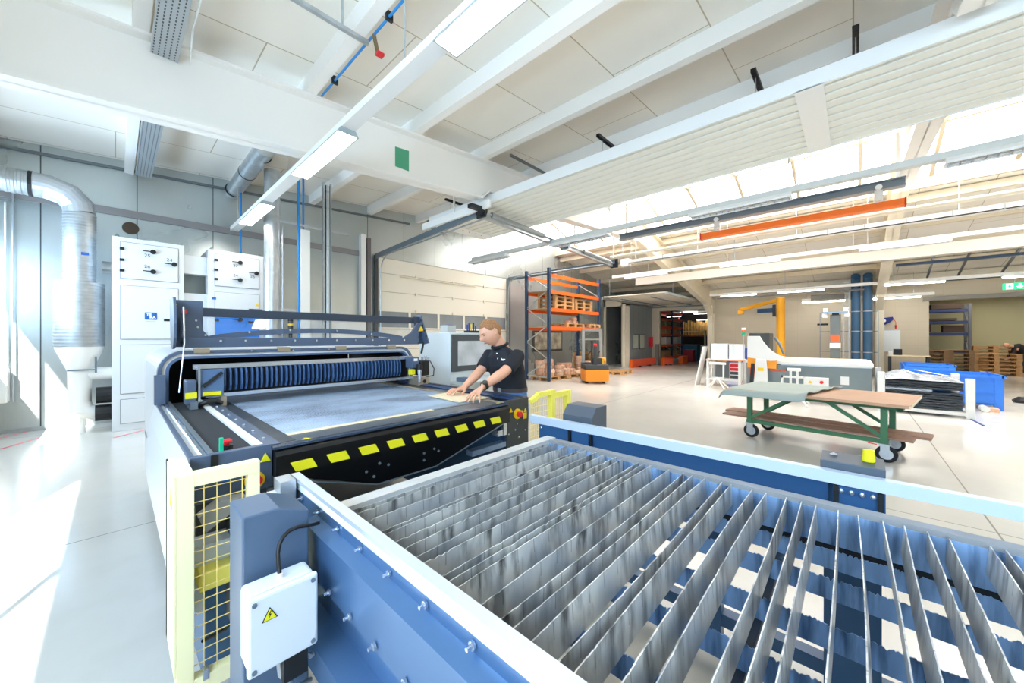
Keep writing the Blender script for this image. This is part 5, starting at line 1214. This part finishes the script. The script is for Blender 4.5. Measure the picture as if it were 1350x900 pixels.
for i in range(15): bolt(q, .433, 1.28-.14*i, .745)
each(q, 'sheet_bolt', chrome, sf, 2)
# far rail
MB().prism([(1.925, .972), (1.965, .972), (1.965, .925), (1.925, .925)], 'y', Y0, 1.62).build('side_rail', M('rail_far', '#c9d6e8', .38, .3), sf, label='bright rail on the far side')
c_ = []
for i in range(9): a = math.radians(90*i/8); c_.append((1.935+.05*(1-math.cos(a))*1.0, .925-.18*math.sin(a)*.999-.0*i))
MB().prism([(1.94, .925), (1.945, .925), (1.985, .78), (1.985, .60), (1.98, .60), (1.98, .78)], 'y', .075, 1.16).build('side_sheet', blueF, sf)
MB().box(1.94, 1.945, 1.17, 1.55, .62, .925).build('side_sheet', blueF, sf)
MB().box(1.94, 1.947, -.088, .06, .70, .925).build('side_sheet', blueF, sf)
q = MB()
for i in range(4): bolt(q, 1.94, .035-i*.03, .90)
for z in (.9, .80): bolt(q, 1.94, 1.53, z)
each(q, 'sheet_bolt', chrome, sf, 2)
for y in (-.075, .05, 1.15, 1.3): MB().box(1.925, 1.94, y-.008, y+.008, .85, .92).build('clamp', black, sf)
for y in (-1.5, .5, 1.1): MB().box(1.99, 2.05, y-.03, y+.03, 0, .925).build('support_leg', blueP, sf)
MB().box(2.0, 2.06, Y0, 1.5, .10, .16).build('base_beam', blueP, sf)
MB().box(.40, .47, Y0, 1.45, .10, .20).build('base_beam', blueP, sf)
for y in (-1.5, -.5, .7): MB().box(.40, .46, y-.03, y+.03, 0, .60).build('support_leg', blueP, sf)
MB().box(.46, 2.05, 1.18, 1.24, .10, .16).build('cross_beam', blueP, sf)
MB().box(.46, 2.05, -1.5, -1.44, .10, .16).build('cross_beam', blueP, sf)
# black tub / mechanism between the machine and the slat table
MB().box(.54, 1.9, 1.45, 1.50, .40, .80).build('end_shield', M('shield_dark', '#1b1d21', .4, .3), sf)
MB().prism([(.505, .83), (.60, .83), (.62, .80), (.62, .72), (.505, .72)], 'y', 1.50, 1.60).build('cream_block', M('block_cream', '#c8bfa8', .5), sf)
# end bracket block + roller at near corner
MB().box(.405, .458, 1.52, 1.60, .86, .975).build('end_block', alu, sf, bevel=.003)
MB().box(.38, .405, 1.55, 1.59, .90, .93).cyl((.352, 1.57, .86), (.352, 1.57, .93), .026, n=18).build('guide_roller', lampw, sf)
# near motor cover
mc = MB(); ya, yb = 1.228, 1.39
mc.prism([(.236, .04), (.405, .04), (.405, .972), (.325, 1.004), (.236, 1.004)], 'y', ya, yb)
mcv = mc.build('motor_cover', M('cover_grey', '#52667f', .4, .1), sf, bevel=.005, label='tall blue grey motor cover with sloped top')
MB().box(.225, .42, 1.215, 1.40, 0, .05).build('floor_plate', blueP, sf)
# far motor cover
MB().prism([(2.0, .92), (2.0, 1.0), (2.05, 1.06), (2.18, 1.06), (2.18, .92)], 'y', 1.18, 1.40).build('motor_cover', M('cover_dark', '#49525d', .45), sf, bevel=.003)
MB().box(2.0, 2.18, 1.18, 1.40, 0, .92).build('motor_cover_leg', M('cover_dark', '#49525d', .45), sf)
# second box on the far rail
MB().prism([(1.975, .93), (1.975, 1.0), (2.10, 1.012), (2.10, .93)], 'y', -.09, .10).build('sensor_box', M('cover_dark', '#49525d', .45), sf, bevel=.003, label='low dark box on the far rail')
MB().box(1.99, 2.09, -.08, .09, 0, .93).build('box_leg', blueP, sf)
MB().lathe([(.018, 0), (.02, .004), (.02, .006), (.0175, .04), (.018, .046), (.012, .046), (.012, .006)], (2.04, -.045, 1.007), 20).build('yellow_cup', haz, label='small yellow ring shaped cup standing on the dark box of the far rail', cat='cup', smooth=1)
MB().lathe([(.012, 0), (.014, .004), (.006, .010)], (2.05, .06, 1.007), 14).build('steel_cap', chrome, label='small shiny cap lying on the dark box of the far rail', cat='cap')
# junction box
jb = thing('junction_box', 'pale grey junction box with a yellow lightning warning triangle', 'electrical box', (.307, 1.14, .648))
JM = M('box_pale', '#d5dbe2', .45)
MB().box(.226, .384, 1.125, 1.20, .648, .84).build('box_base', JM, jb, bevel=.010)
MB().box(.223, .387, 1.10, 1.12, .645, .843).build('lid', JM, jb, bevel=.007)
for x in (.237, .373):
    for z in (.66, .828): MB().cyl((x, 1.097, z), (x, 1.101, z), .006, n=10).build('lid_screw', jm, jb)
lab = MB().prism([(.252, .775), (.288, .775), (.270, .808)], 'y', 1.0985, 1.1).build('warning_label', black, jb)
MB().prism([(.2555, .777), (.2845, .777), (.270, .8045)], 'y', 1.0978, 1.0985).build('yellow_triangle', haz, lab)
MB().prism([(.2715, .799), (.2655, .789), (.2695, .789), (.2675, .7795), (.2735, .791), (.2700, .791), (.2735, .799)], 'y', 1.0972, 1.0978).build('lightning_bolt', black, lab)
MB().cyl((.308, 1.16, .838), (.308, 1.16, .852), .009, n=12).build('cable_gland', lampw, jb)
MB().tube([(.308, 1.16, .85), (.308, 1.17, .87), (.309, 1.18, .895), (.315, 1.19, .915), (.327, 1.198, .93), (.345, 1.205, .938), (.368, 1.21, .938), (.395, 1.215, .930), (.425, 1.24, .915), (.443, 1.26, .905)], .0055, 10).build('black_cable', black, label='black cable arching from the pale junction box to the blue side sheet', cat='cable', smooth=1)
MB().tube([(.30, 1.15, .65), (.31, 1.16, .57), (.35, 1.17, .50), (.40, 1.2, .47)], .007, 8).build('grey_cable', alu, label='grey cable leaving the bottom of the pale junction box, left one', cat='cable', smooth=1)
MB().tube([(.355, 1.16, .65), (.362, 1.16, .60), (.39, 1.17, .565), (.44, 1.19, .56)], .007, 8).build('grey_cable', alu, label='grey cable curving right under the pale junction box', cat='cable', smooth=1)
MB().box(.31, .37, 1.13, 1.18, .56, .645).build('plug_block', black, label='black plug block under the pale junction box', cat='plug')
# ================================================================ SLAT TABLE
st = thing('slat_table', 'cutting table of sooty steel slats with blue lit saw toothed cross plates', 'cutting table', (1.15, .2, 0))
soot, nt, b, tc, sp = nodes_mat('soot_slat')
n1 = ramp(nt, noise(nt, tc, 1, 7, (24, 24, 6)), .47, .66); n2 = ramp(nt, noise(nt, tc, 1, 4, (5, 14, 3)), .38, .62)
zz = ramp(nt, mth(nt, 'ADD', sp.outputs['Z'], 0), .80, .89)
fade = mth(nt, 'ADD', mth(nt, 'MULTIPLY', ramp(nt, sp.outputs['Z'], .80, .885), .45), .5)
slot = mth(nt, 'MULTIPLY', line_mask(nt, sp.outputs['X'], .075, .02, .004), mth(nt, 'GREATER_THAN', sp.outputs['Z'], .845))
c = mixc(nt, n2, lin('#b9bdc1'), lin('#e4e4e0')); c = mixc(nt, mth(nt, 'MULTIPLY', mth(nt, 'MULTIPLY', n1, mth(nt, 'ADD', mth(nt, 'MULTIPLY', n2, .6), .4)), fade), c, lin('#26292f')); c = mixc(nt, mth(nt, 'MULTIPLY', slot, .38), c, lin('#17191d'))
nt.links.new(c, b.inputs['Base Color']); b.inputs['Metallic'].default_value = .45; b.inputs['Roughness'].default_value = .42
sootb, nt, b, tc, sp = nodes_mat('soot_bluelit_cross')
n1 = ramp(nt, noise(nt, tc, 1, 6, (10, 30, 4)), .45, .7)
c = mixc(nt, n1, lin('#8fb0d8'), lin('#3b5578')); nt.links.new(c, b.inputs['Base Color']); b.inputs['Metallic'].default_value = .35; b.inputs['Roughness'].default_value = .42  # blue window light put into the plate colour, with random darker streaks
galv = M('table_bar', '#dadcdc', .4, .45, var=.06, scale=12)
TX0, TX1, TY0, TY1 = .515, 1.765, -1.35, 1.335
MB().box(TX0-.02, 1.83, TY1, TY1+.065, .872, .89).build('frame_bar', galv, st, label='pale bar at the machine end of the table')
MB().box(TX1, TX1+.05, TY0, TY1, .872, .89).build('frame_bar', M('bar_grey', '#9a9a9b', .45, .4, var=.08, scale=14), st)
MB().box(TX0-.02, TX0+.0, TY0, TY1, .872, .89).build('frame_bar', galv, st)
MB().box(TX0-.02, 1.83, TY0-.06, TY0, .872, .89).build('frame_bar', galv, st)
MB().box(TX1-.002, TX1+.0, TY0, TY1, .750, .872).build('side_wall', sootb, st)
MB().box(TX0-.003, TX0-.001, TY0, TY1, .750, .872).build('side_wall', sootb, st)
q = MB(); q.box(TX0, TX1, TY1-.003, TY1, .80, .872); q.build('end_wall', soot, st)
MB().box(TX0, TX1, TY0, TY0+.003, .75, .872).build('end_wall', soot, st)
random.seed(11)
def jag(u0, u1, step, fn, z0):
    """outline list of (a, z) for a plate with a ragged top"""
    pts = [(u0, z0)]; a = u0
    while a < u1: pts.append((a, fn(a))); a += step*random.uniform(.6, 1.4)
    pts += [(u1, fn(u1)), (u1, z0)]; return pts
def plate(pts, th, base, fixed, name, mat, tilt=0, bow=0):
    """vertical plate; pts (along,z). base 'x' -> runs along X at Y=fixed ; 'y' -> along Y at X=fixed"""
    mb = MB(); n = len(pts)-2; top = pts[1:-1]; zb = pts[0][1]; vs = []
    a0, a1 = top[0][0], top[-1][0]
    for a, z in top:
        s = (a-a0)/(a1-a0); of = bow*math.sin(math.pi*s)
        for zz_ in (zb, z):
            for tt in (-th/2, th/2):
                f_ = fixed+of+tt+tilt*(zz_-zb)
                vs.append((a, f_, zz_) if base == 'x' else (f_, a, zz_))
    k = len(top); fs = []
    for i in range(k-1):
        o, p = 4*i, 4*(i+1); fs += [(o, p, p+2, o+2), (o+1, o+3, p+3, p+1), (o+2, p+2, p+3, o+3), (o, o+1, p+1, p)]
    fs += [(0, 2, 3, 1), (4*(k-1), 4*(k-1)+1, 4*(k-1)+3, 4*(k-1)+2)]
    mb.add(vs, fs); return mb.build(name, mat, st)
us = [734, 750, 766.7, 774, 785.5, 798, 811, 821, 841, 851, 861, 883, 901, 913, 932, 952, 965.5, 994, 1012, 1037, 1059, 1078, 1106, 1135, 1166, 1188, 1222, 1247, 1300, 1327]
ysl = []
for u in us:
    t_ = (u-U0)/F; ysl.append(1.765*(.68-.733*t_)/(.733+.68*t_))
y = ysl[-1]-.07
while y > TY0+.05: ysl.append(y); y -= random.uniform(.045, .09)
for i, y in enumerate(ysl):
    ph = random.uniform(0, 6)
    near = i > 9
    fn = lambda a: .884 - (random.random()**8)*(.003 if near else .006) - .0008*math.sin(a*9+ph)
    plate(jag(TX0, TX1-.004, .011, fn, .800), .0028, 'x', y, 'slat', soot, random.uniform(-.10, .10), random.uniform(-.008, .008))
for x in (1.61, 1.42, 1.19, .98, .77, .60):
    tooth = lambda a: .800 - random.random()*.005 - random.random()**6*.008
    plate(jag(TY0+.01, TY1-.01, .0035, tooth, .735), .003, 'y', x, 'cross_plate', sootb, random.uniform(-.03, .03))
for y in (-1.2, .2, 1.25): MB().box(TX0, TX1+.03, y-.02, y+.02, .69, .735).build('carrier_bar', M('carrier_dark', '#20262d', .5, .3), st)
MB().box(TX0-.02, TX0+.02, TY0, TY1, .70, .75).box(TX1+.01, TX1+.05, TY0, TY1, .70, .75).build('carrier_rail', M('carrier_dark', '#20262d', .5, .3), st)
q = MB()
for x in (TX0, TX1+.03):
    for y in (-1.1, 1.2): q.cyl((x-.01, y, .67), (x+.01, y, .67), .03, n=14)
each(q, 'track_wheel', rubber, st)
# things under the grate
MB().box(1.50, 1.62, -.25, -.05, 0, .02).build('floor_plate', dgreyP, label='grey rectangular plate lying on the floor under the slats', cat='plate')
MB().cyl((1.30, -.02, 0), (1.30, -.02, .006), .06, n=24).build('orange_ring', orange, label='orange round cover on the floor under the slats', cat='cover')
# ================================================================ cabinet behind the man
cb = thing('control_cabinet', 'pale machine control cabinet with a dark framed glass door behind the man', 'cabinet', (3.2, 4.0, 0))
wp = M('cabinet_pale', '#ccd2d3', .5)
MB().box(2.79, 3.60, 3.62, 4.30, .0, 1.565).build('body', wp, cb, bevel=.006)
MB().box(2.80, 3.60, 3.60, 3.625, 1.08, 1.54).build('door', M('door_dark', '#42484c', .45), cb, bevel=.004)
MB().box(2.89, 3.50, 3.592, 3.601, 1.15, 1.46).build('door_glass', M('glass_pale', '#b9bdc0', .1, 0, var=.2, scale=5), cb, bevel=.01)
MB().box(2.78, 3.62, 3.38, 3.62, .94, .97).build('keyboard_shelf', wp, cb)
MB().prism([(3.32, .965), (3.6, .975), (3.6, .99), (3.32, .975)], 'x', 2.9, 3.4).build('keyboard', M('kb_grey', '#d8dcdd', .5), cb)
MB().box(2.80, 2.93, 3.39, 3.52, .971, 1.02).build('handheld_device', M('device_grey', '#5d7288', .4), label='grey blue handheld device at the left end of the keyboard shelf', cat='device', bevel=.006)
MB().box(2.88, 3.02, 3.8, 3.95, 1.565, 1.66).build('small_grey_box', M('small_grey', '#b4b7b4', .5), label='small grey box standing on the control cabinet, left side', cat='box', bevel=.005)
MB().cyl((2.99, 3.9, 1.66), (2.99, 3.9, 1.67), .055, n=20).build('blue_dish', M('dish_blue', '#2a5fc0', .4), label='flat blue dish on the small grey box', cat='dish')
pt_ = thing('pen_tray', 'black tray of pens and tools standing on the control cabinet', 'tray', (3.4, 3.9, 1.565))
MB().box(3.28, 3.50, 3.85, 3.95, 1.565, 1.60).build('tray', black, pt_)
for i, (x, h, c) in enumerate(((3.30, .09, M('pen_blue', '#24408c', .4)), (3.33, .11, MATS['pen_blue']), (3.37, .10, yel2), (3.41, .12, dark), (3.45, .08, MATS['pen_blue']))): MB().cyl((x, 3.9, 1.59), (x, 3.9, 1.59+h), .010, n=8).build('pen', c, pt_)
# ================================================================ PEOPLE
skin = M('skin', '#d9a184', .5, var=.04, scale=30)
hairm = M('hair_sandy', '#9a6f4a', .9, var=.35, scale=120, bump=.8, bscale=160)
shirtm = M('polo_navy', '#12161f', .8, bump=.2, bscale=200)
jeanm = M('jeans', '#4a73a8', .8, var=.15, scale=40)
def loft(mb, secs, n=24):
    """secs: (center, ax, ay) ring vectors"""
    vs = []
    for c, a, b in secs:
        for j in range(n):
            t = 2*math.pi*j/n; vs.append(Vector(c)+Vector(a)*math.cos(t)+Vector(b)*math.sin(t))
    k = len(secs); fs = [(i*n+j, i*n+(j+1) % n, (i+1)*n+(j+1) % n, (i+1)*n+j) for i in range(k-1) for j in range(n)]
    fs += [tuple(range(n-1, -1, -1)), tuple((k-1)*n+j for j in range(n))]
    return mb.add(vs, fs)
def remesh(o, vox, sm=4):
    r = o.modifiers.new('remesh', 'REMESH'); r.mode = 'VOXEL'; r.voxel_size = vox; r.use_smooth_shade = True
    s = o.modifiers.new('smooth', 'SMOOTH'); s.factor = .5; s.iterations = sm
def ball(mb, c, r, n=12): return mb.lathe([(r*math.sin(math.pi*i/n), -r*math.cos(math.pi*i/n)) for i in range(1, n)], c, 16)
def head_mesh(mb, c, yaw, pitch, hw=.074, hd=.097, hh=.118, roll=0):
    R = Matrix.Rotation(yaw, 3, 'Z') @ Matrix.Rotation(pitch, 3, 'Y')
    N, K = 40, 48; vs = []
    def g(x, y, sx, sy): return math.exp(-(x*x)/(sx*sx)-(y*y)/(sy*sy))
    for i in range(1, N):
        th = math.pi*i/N
        for j in range(K):
            ph = 2*math.pi*j/K
            x, y, z = math.sin(th)*math.cos(ph), math.sin(th)*math.sin(ph), math.cos(th)
            X, Y, Z = hd*x, hw*y, hh*z
            if Z < 0:
                s = 1-.30*(-z)**1.5; Y *= s
                if X < 0: X *= 1-.25*(-z)
                else: X *= 1-.08*(-z)
            if x > 0:
                X += .024*g(Y, Z+.012, .012, .020)*x + .010*g(Y, Z-.010, .010, .03)*x   # nose
                X += .005*g(Y, Z-.036, .05, .012)*x                                       # brow
                X -= .010*(g(Y-.031, Z-.017, .016, .012)+g(Y+.031, Z-.017, .016, .012))*x  # eye sockets
                X += .006*g(Y, Z+.055, .02, .010)*x                                       # lips
                X += .010*g(Y, Z+.095, .022, .018)*x                                      # chin
                X -= .004*g(Y, Z+.073, .02, .006)*x
            vs.append(Vector(c)+R @ Vector((X, Y, Z)))
    k = N-1; fs = [(i*K+j, i*K+(j+1) % K, (i+1)*K+(j+1) % K, (i+1)*K+j) for i in range(k-1) for j in range(K)]
    fs += [tuple(range(K-1, -1, -1)), tuple((k-1)*K+j for j in range(K))]
    mb.add(vs, fs)
    for s in (-1, 1):  # ears
        e = [(-.008, s*.070, .022), (-.014, s*.080, .026), (-.022, s*.082, .012), (-.018, s*.080, -.008), (-.006, s*.073, -.018)]
        mb.tube([Vector(c)+R @ Vector(p) for p in e], [.007, .009, .010, .009, .006], 8)
    return R
pm = thing('person', 'man in dark navy polo shirt leaning on the laser bed with both hands', 'person', (2.42, 2.27, 0))
b_ = MB()
HC = Vector((2.195, 2.285, 1.545)); YAW = math.atan2(.33, -.94); PIT = math.radians(30)
HR = head_mesh(b_, HC, YAW, PIT)
b_.tube([(2.35, 2.27, 1.36), (2.30, 2.272, 1.43), (2.24, 2.28, 1.50)], [.07, .056, .056], 16)
TOR = [((2.43, 2.27, .84), .115, .165), ((2.43, 2.27, .93), .12, .17), ((2.42, 2.27, 1.02), .115, .155), ((2.395, 2.27, 1.14), .118, .165), ((2.36, 2.27, 1.25), .115, .178), ((2.345, 2.27, 1.33), .095, .17), ((2.33, 2.27, 1.385), .06, .11)]
loft(b_, [(c, (d, 0, 0), (0, w, 0)) for c, d, w in TOR])
LA = [(2.345, 2.105, 1.345), (2.14, 2.065, 1.225), (1.905, 2.07, 1.125)]
RA = [(2.335, 2.435, 1.345), (2.22, 2.435, 1.21), (2.015, 2.415, 1.085)]
def armpts(A): 
    a, e, w = map(Vector, A); return [a, a.lerp(e, .5), a.lerp(e, .92), e.lerp(w, .12), e.lerp(w, .35), e.lerp(w, .7), w], [.058, .050, .043, .043, .044, .034, .027]
for A in (LA, RA): b_.tube(*armpts(A), 16)
def hand(mb, W, K, across, tips, thumb_tip, th_side):
    W, K, across = Vector(W), Vector(K), Vector(across).normalized(); up = Vector((0, 0, 1))
    loft(mb, [(W, across*.027, up*.020), (W.lerp(K, .45), across*.036, up*.017), (K, across*.040, up*.014), (K+(K-W).normalized()*.01, across*.036, up*.009)], 14)
    for i, tp in enumerate(tips):
        o = (1.5-i)*.0195*th_side; k0 = K+across*o-(K-W).normalized()*.01; tp = Vector(tp)
        m1 = k0.lerp(tp, .42)+Vector((0, 0, .018)); m2 = k0.lerp(tp, .75)+Vector((0, 0, .010))
        mb.tube([k0, m1, m2, tp], [.0105, .0095, .0085, .0065], 10)
    t0 = W.lerp(K, .25)+across*th_side*.024; tt = Vector(thumb_tip); mb.tube([t0, t0.lerp(tt, .5)+across*th_side*.012+Vector((0, 0, .006)), tt], [.0145, .0115, .0085], 10)
hand(b_, LA[2], (1.822, 2.045, 1.078), (.35, .93, 0), [(1.725, 2.055, 1.042), (1.705, 2.01, 1.042), (1.712, 1.965, 1.042), (1.745, 1.93, 1.042)], (1.79, 2.13, 1.042), 1)
hand(b_, RA[2], (1.928, 2.395, 1.068), (-.15, .98, 0), [(1.822, 2.34, 1.043), (1.812, 2.375, 1.043), (1.82, 2.412, 1.043), (1.845, 2.448, 1.043)], (1.90, 2.315, 1.043), -1)
for s in (-1, 1):
    b_.tube([(2.43, 2.27+s*.09, .88), (2.43, 2.27+s*.10, .50), (2.45, 2.27+s*.11, .10)], [.085, .055, .04], 16)
    b_.tube([(2.47, 2.27+s*.11, .06), (2.30, 2.27+s*.12, .05)], [.04, .035], 12)
bo = b_.build('body', skin, pm, smooth=1); remesh(bo, .0048, 3)
# shirt
s_ = MB(); g = .014
loft(s_, [((2.42, 2.27, 1.048), (.133, 0, 0), (0, .173, 0))]+[(c, (d+g, 0, 0), (0, w+g, 0)) for c, d, w in TOR[3:-1]]+[((2.325, 2.27, 1.39), (.07, 0, 0), (0, .105, 0)), ((2.30, 2.272, 1.425), (.06, 0, 0), (0, .062, 0))])
for A in (LA, RA):
    a, e, w = map(Vector, A); s_.tube([a+Vector((.03, 0, .0)), a, a.lerp(e, .5), a.lerp(e, .85)], [.05, .066, .064, .064], 18)
so = s_.build('polo_shirt', shirtm, pm, smooth=1); remesh(so, .008, 5)
cl = MB(); cl.tube([Vector((2.295+.068*math.cos(t), 2.275+.066*math.sin(t), 1.432+.022*math.cos(t+.2))) for t in [2*math.pi*i/20 for i in range(21)]], .013, 8, cap=False); cl.build('collar', shirtm, so, smooth=1)
for i in range(2): ball(MB(), (2.228+.012*i, 2.245, 1.365-.045*i), .006, 8).build('button', lampw, so, smooth=1)
txt = text('chest_mark', 'hsm', .028, M('mark_white', '#e8ebee', .6), (2.236, 2.175, 1.315), (.22, -1, 0), (.25, 0, 1), so, .001, bold=.001)
# jeans + belt
j_ = MB()
loft(j_, [((2.43, 2.27, .82), (.125, 0, 0), (0, .178, 0)), ((2.43, 2.27, .90), (.13, 0, 0), (0, .182, 0)), ((2.42, 2.27, 1.02), (.128, 0, 0), (0, .169, 0)), ((2.42, 2.27, 1.085), (.127, 0, 0), (0, .167, 0))])
for s in (-1, 1): j_.tube([(2.43, 2.27+s*.09, .86), (2.43, 2.27+s*.10, .50), (2.45, 2.27+s*.11, .10)], [.098, .072, .06], 18)
jo = j_.build('jeans', jeanm, pm, smooth=1); remesh(jo, .009, 3)
bt = MB(); bt.lathe([(1, -.018), (1.02, -.018), (1.02, .018), (1, .018)], (0, 0, 0), 32).xf(Matrix.Translation((2.42, 2.27, 1.042)) @ Matrix.Diagonal((.131, .172, 1, 1))); bt.build('belt', M('belt_brown', '#3b2c24', .5), pm)
MB().box(2.282, 2.290, 2.25, 2.29, 1.024, 1.06).build('buckle', alu, pm)
for s in (-1, 1): MB().prism([(2.19, .0), (2.52, .0), (2.52, .09), (2.40, .10), (2.28, .06), (2.19, .045)], 'y', 2.27+s*.115-.045, 2.27+s*.115+.045).build('shoe', black, pm, bevel=.012)
# hair: close cropped cap
h_ = MB(); N, K = 20, 36; vs = []; idx = {}
def hpt(th, ph, f=1.045):
    x, y, z = math.sin(th)*math.cos(ph), math.sin(th)*math.sin(ph), math.cos(th)
    X, Y, Z = .097*x, .074*y, .118*z
    if Z < 0: Y *= 1-.30*(-z)**1.5; X *= (1-.25*(-z)) if X < 0 else 1
    return HC + HR @ Vector((X*f, Y*f*1.01, Z*f))
rows = []
for i in range(N+1):
    for j in range(K):
        ph = 2*math.pi*j/K; c = math.cos(ph)
        lim = math.radians(50 + 26*min(1, max(0, (.62-c)/.35)) + 38*min(1, max(0, (-.05-c)/.4)))
        th = lim*i/N; vs.append(hpt(max(th, .02), ph, 1.05-.03*(i/N)**3))
h_.add(vs, [(i*K+j, i*K+(j+1) % K, (i+1)*K+(j+1) % K, (i+1)*K+j) for i in range(N) for j in range(K)])
ho = h_.build('hair', hairm, pm, smooth=180); sd = ho.modifiers.new('s', 'SOLIDIFY'); sd.thickness = .006; sd.offset = -1
fc = MB()
for s in (-1, 1):
    fc.tube([HC+HR @ Vector((.091, s*.018, .030)), HC+HR @ Vector((.087, s*.035, .034)), HC+HR @ Vector((.076, s*.048, .030))], [.003, .004, .002], 6)
fc.build('eyebrows', hairm, pm)
fc = MB()
for s in (-1, 1): fc.tube([HC+HR @ Vector((.083, s*.021, .014)), HC+HR @ Vector((.084, s*.031, .012)), HC+HR @ Vector((.078, s*.041, .014))], .0028, 6)
fc.build('eyes', M('eye_dark', '#4a382f', .4), pm)
fc = MB().tube([HC+HR @ Vector((.086, -.022, -.057)), HC+HR @ Vector((.0985, 0, -.055)), HC+HR @ Vector((.086, .022, -.057))], .004, 6); fc.build('lips', M('lip', '#b8705f', .5), pm)
w = Vector(LA[2]); e = Vector(LA[1]); dv = (w-e).normalized(); wp_ = w-dv*.018
wt = MB().cyl(wp_-dv*.014, wp_+dv*.014, .0335, n=20).build('watch_strap', black, pm)
nv = (Vector((0, 0, 1))-dv*dv.z).normalized(); sidev = dv.cross(nv)
nn_ = (nv*.8-sidev*.5 if sidev.y > 0 else nv*.8+sidev*.5).normalized()
MB().cyl(wp_+nn_*.030, wp_+nn_*.042, .021, n=20).build('watch_face', M('watch_dark', '#5a5c5a', .25, .6), wt)
# distant worker
pw = thing('person', 'worker in dark clothes bending forward in the store at the right edge of the photo', 'person', (24.8, -5.02, 0))
q = MB(); cx, cy = 24.8, -5.02
q.tube([(cx, cy, .85), (cx-.02, cy+.08, 1.02), (cx-.05, cy+.2, 1.12), (cx-.06, cy+.27, 1.14)], [.15, .17, .15, .07], 14)
q.tube([(cx-.06, cy+.27, 1.14), (cx-.07, cy+.35, 1.17)], [.05, .05], 10)
head_mesh(q, (cx-.07, cy+.42, 1.18), math.radians(110), math.radians(50))
for s in (-1, 1):
    q.tube([(cx+s*.09, cy, .85), (cx+s*.10, cy+.08, .45), (cx+s*.10, cy-.02, .08)], [.09, .065, .045], 12); q.tube([(cx+s*.10, cy-.04, .05), (cx+s*.10, cy+.16, .04)], [.045, .04], 10)
    q.tube([(cx+s*.17-.03, cy+.18, 1.08), (cx+s*.18-.03, cy+.3, .82), (cx+s*.12-.03, cy+.42, .62)], [.055, .042, .03], 10)
    q.tube([(cx+s*.12-.03, cy+.42, .62), (cx+s*.11-.03, cy+.46, .53)], [.035, .02], 8)
qo = q.build('body', skin, pw, smooth=1); remesh(qo, .012, 3)
q = MB().tube([(cx, cy, .82), (cx-.02, cy+.08, 1.02), (cx-.05, cy+.2, 1.13), (cx-.06, cy+.27, 1.15)], [.165, .185, .17, .085], 14)
for s in (-1, 1): q.tube([(cx+s*.15-.03, cy+.18, 1.09), (cx+s*.18-.03, cy+.3, .83), (cx+s*.12-.03, cy+.40, .66)], [.07, .055, .042], 10)
o = q.build('jacket', M('jacket_dark', '#191a1d', .8), pw, smooth=1); remesh(o, .014, 3)
q = MB()
for s in (-1, 1): q.tube([(cx+s*.09, cy, .86), (cx+s*.10, cy+.08, .45), (cx+s*.10, cy-.02, .10)], [.105, .08, .06], 12)
o = q.build('trousers', M('trousers_dark', '#3a3d42', .8), pw, smooth=1); remesh(o, .014, 3)
# ================================================================ LIGHT
wd = bpy.data.worlds.new('World'); SC.world = wd; wd.use_nodes = True; nt = wd.node_tree
bg = nt.nodes['Background']; bg.inputs[0].default_value = (.60, .80, 1.0, 1); bg.inputs[1].default_value = SKY
su = bpy.data.lights.new('sun', 'SUN'); su.energy = SUN; su.angle = .009; su.color = (1, .97, .92)
so = bpy.data.objects.new('sun', su); COL.objects.link(so)
so.rotation_euler = Vector((.41, 1, -.87)).to_track_quat('-Z', 'Y').to_euler(); so.location = (-10, -10, 20)
def area(name, loc, direction, sx, sy, energy, color, portal=False):
    l = bpy.data.lights.new(name, 'AREA'); l.shape = 'RECTANGLE'; l.size = sx; l.size_y = sy; l.energy = energy; l.color = color
    o = bpy.data.objects.new(name, l); COL.objects.link(o); o.location = loc; o.rotation_euler = Vector(direction).to_track_quat('-Z', 'Y').to_euler()
    if portal: l.cycles.is_portal = True
    return o
area('portal_window', (WX-.2, -1.65, 2.46), (1, 0, 0), 8.9, 1.5, 1, (1, 1, 1), True)
area('portal_window', (WX-.2, 7.6, 2.46), (1, 0, 0), 3.7, 1.5, 1, (1, 1, 1), True)
area('store_fill', (23.8, -4.2, 3.3), (0, 0, -1), 2.5, 3, 32, (1, .93, .8))  # unseen fill light, added to brighten the store
SC.view_settings.view_transform = 'Standard'; SC.view_settings.look = 'None'; SC.view_settings.exposure = EXPO; SC.view_settings.gamma = 1
SC.view_settings.use_curve_mapping = False
SC.cycles.max_bounces = 10; SC.cycles.diffuse_bounces = 6; SC.cycles.transparent_max_bounces = 16; SC.cycles.sample_clamp_indirect = 8
SC.cycles.caustics_reflective = False; SC.cycles.caustics_refractive = False
# ================================================================ CAMERA
cam = bpy.data.cameras.new('camera'); co = bpy.data.objects.new('camera', cam); COL.objects.link(co); SC.camera = co
cam.sensor_width = 36; cam.lens = 36*F/1350; cam.shift_y = -(450-V0)/1350; cam.clip_start = .02
co.location = (0, 0, H)
fw = Vector((FW[0], FW[1], 0)).normalized(); co.rotation_euler = fw.to_track_quat('-Z', 'Y').to_euler()
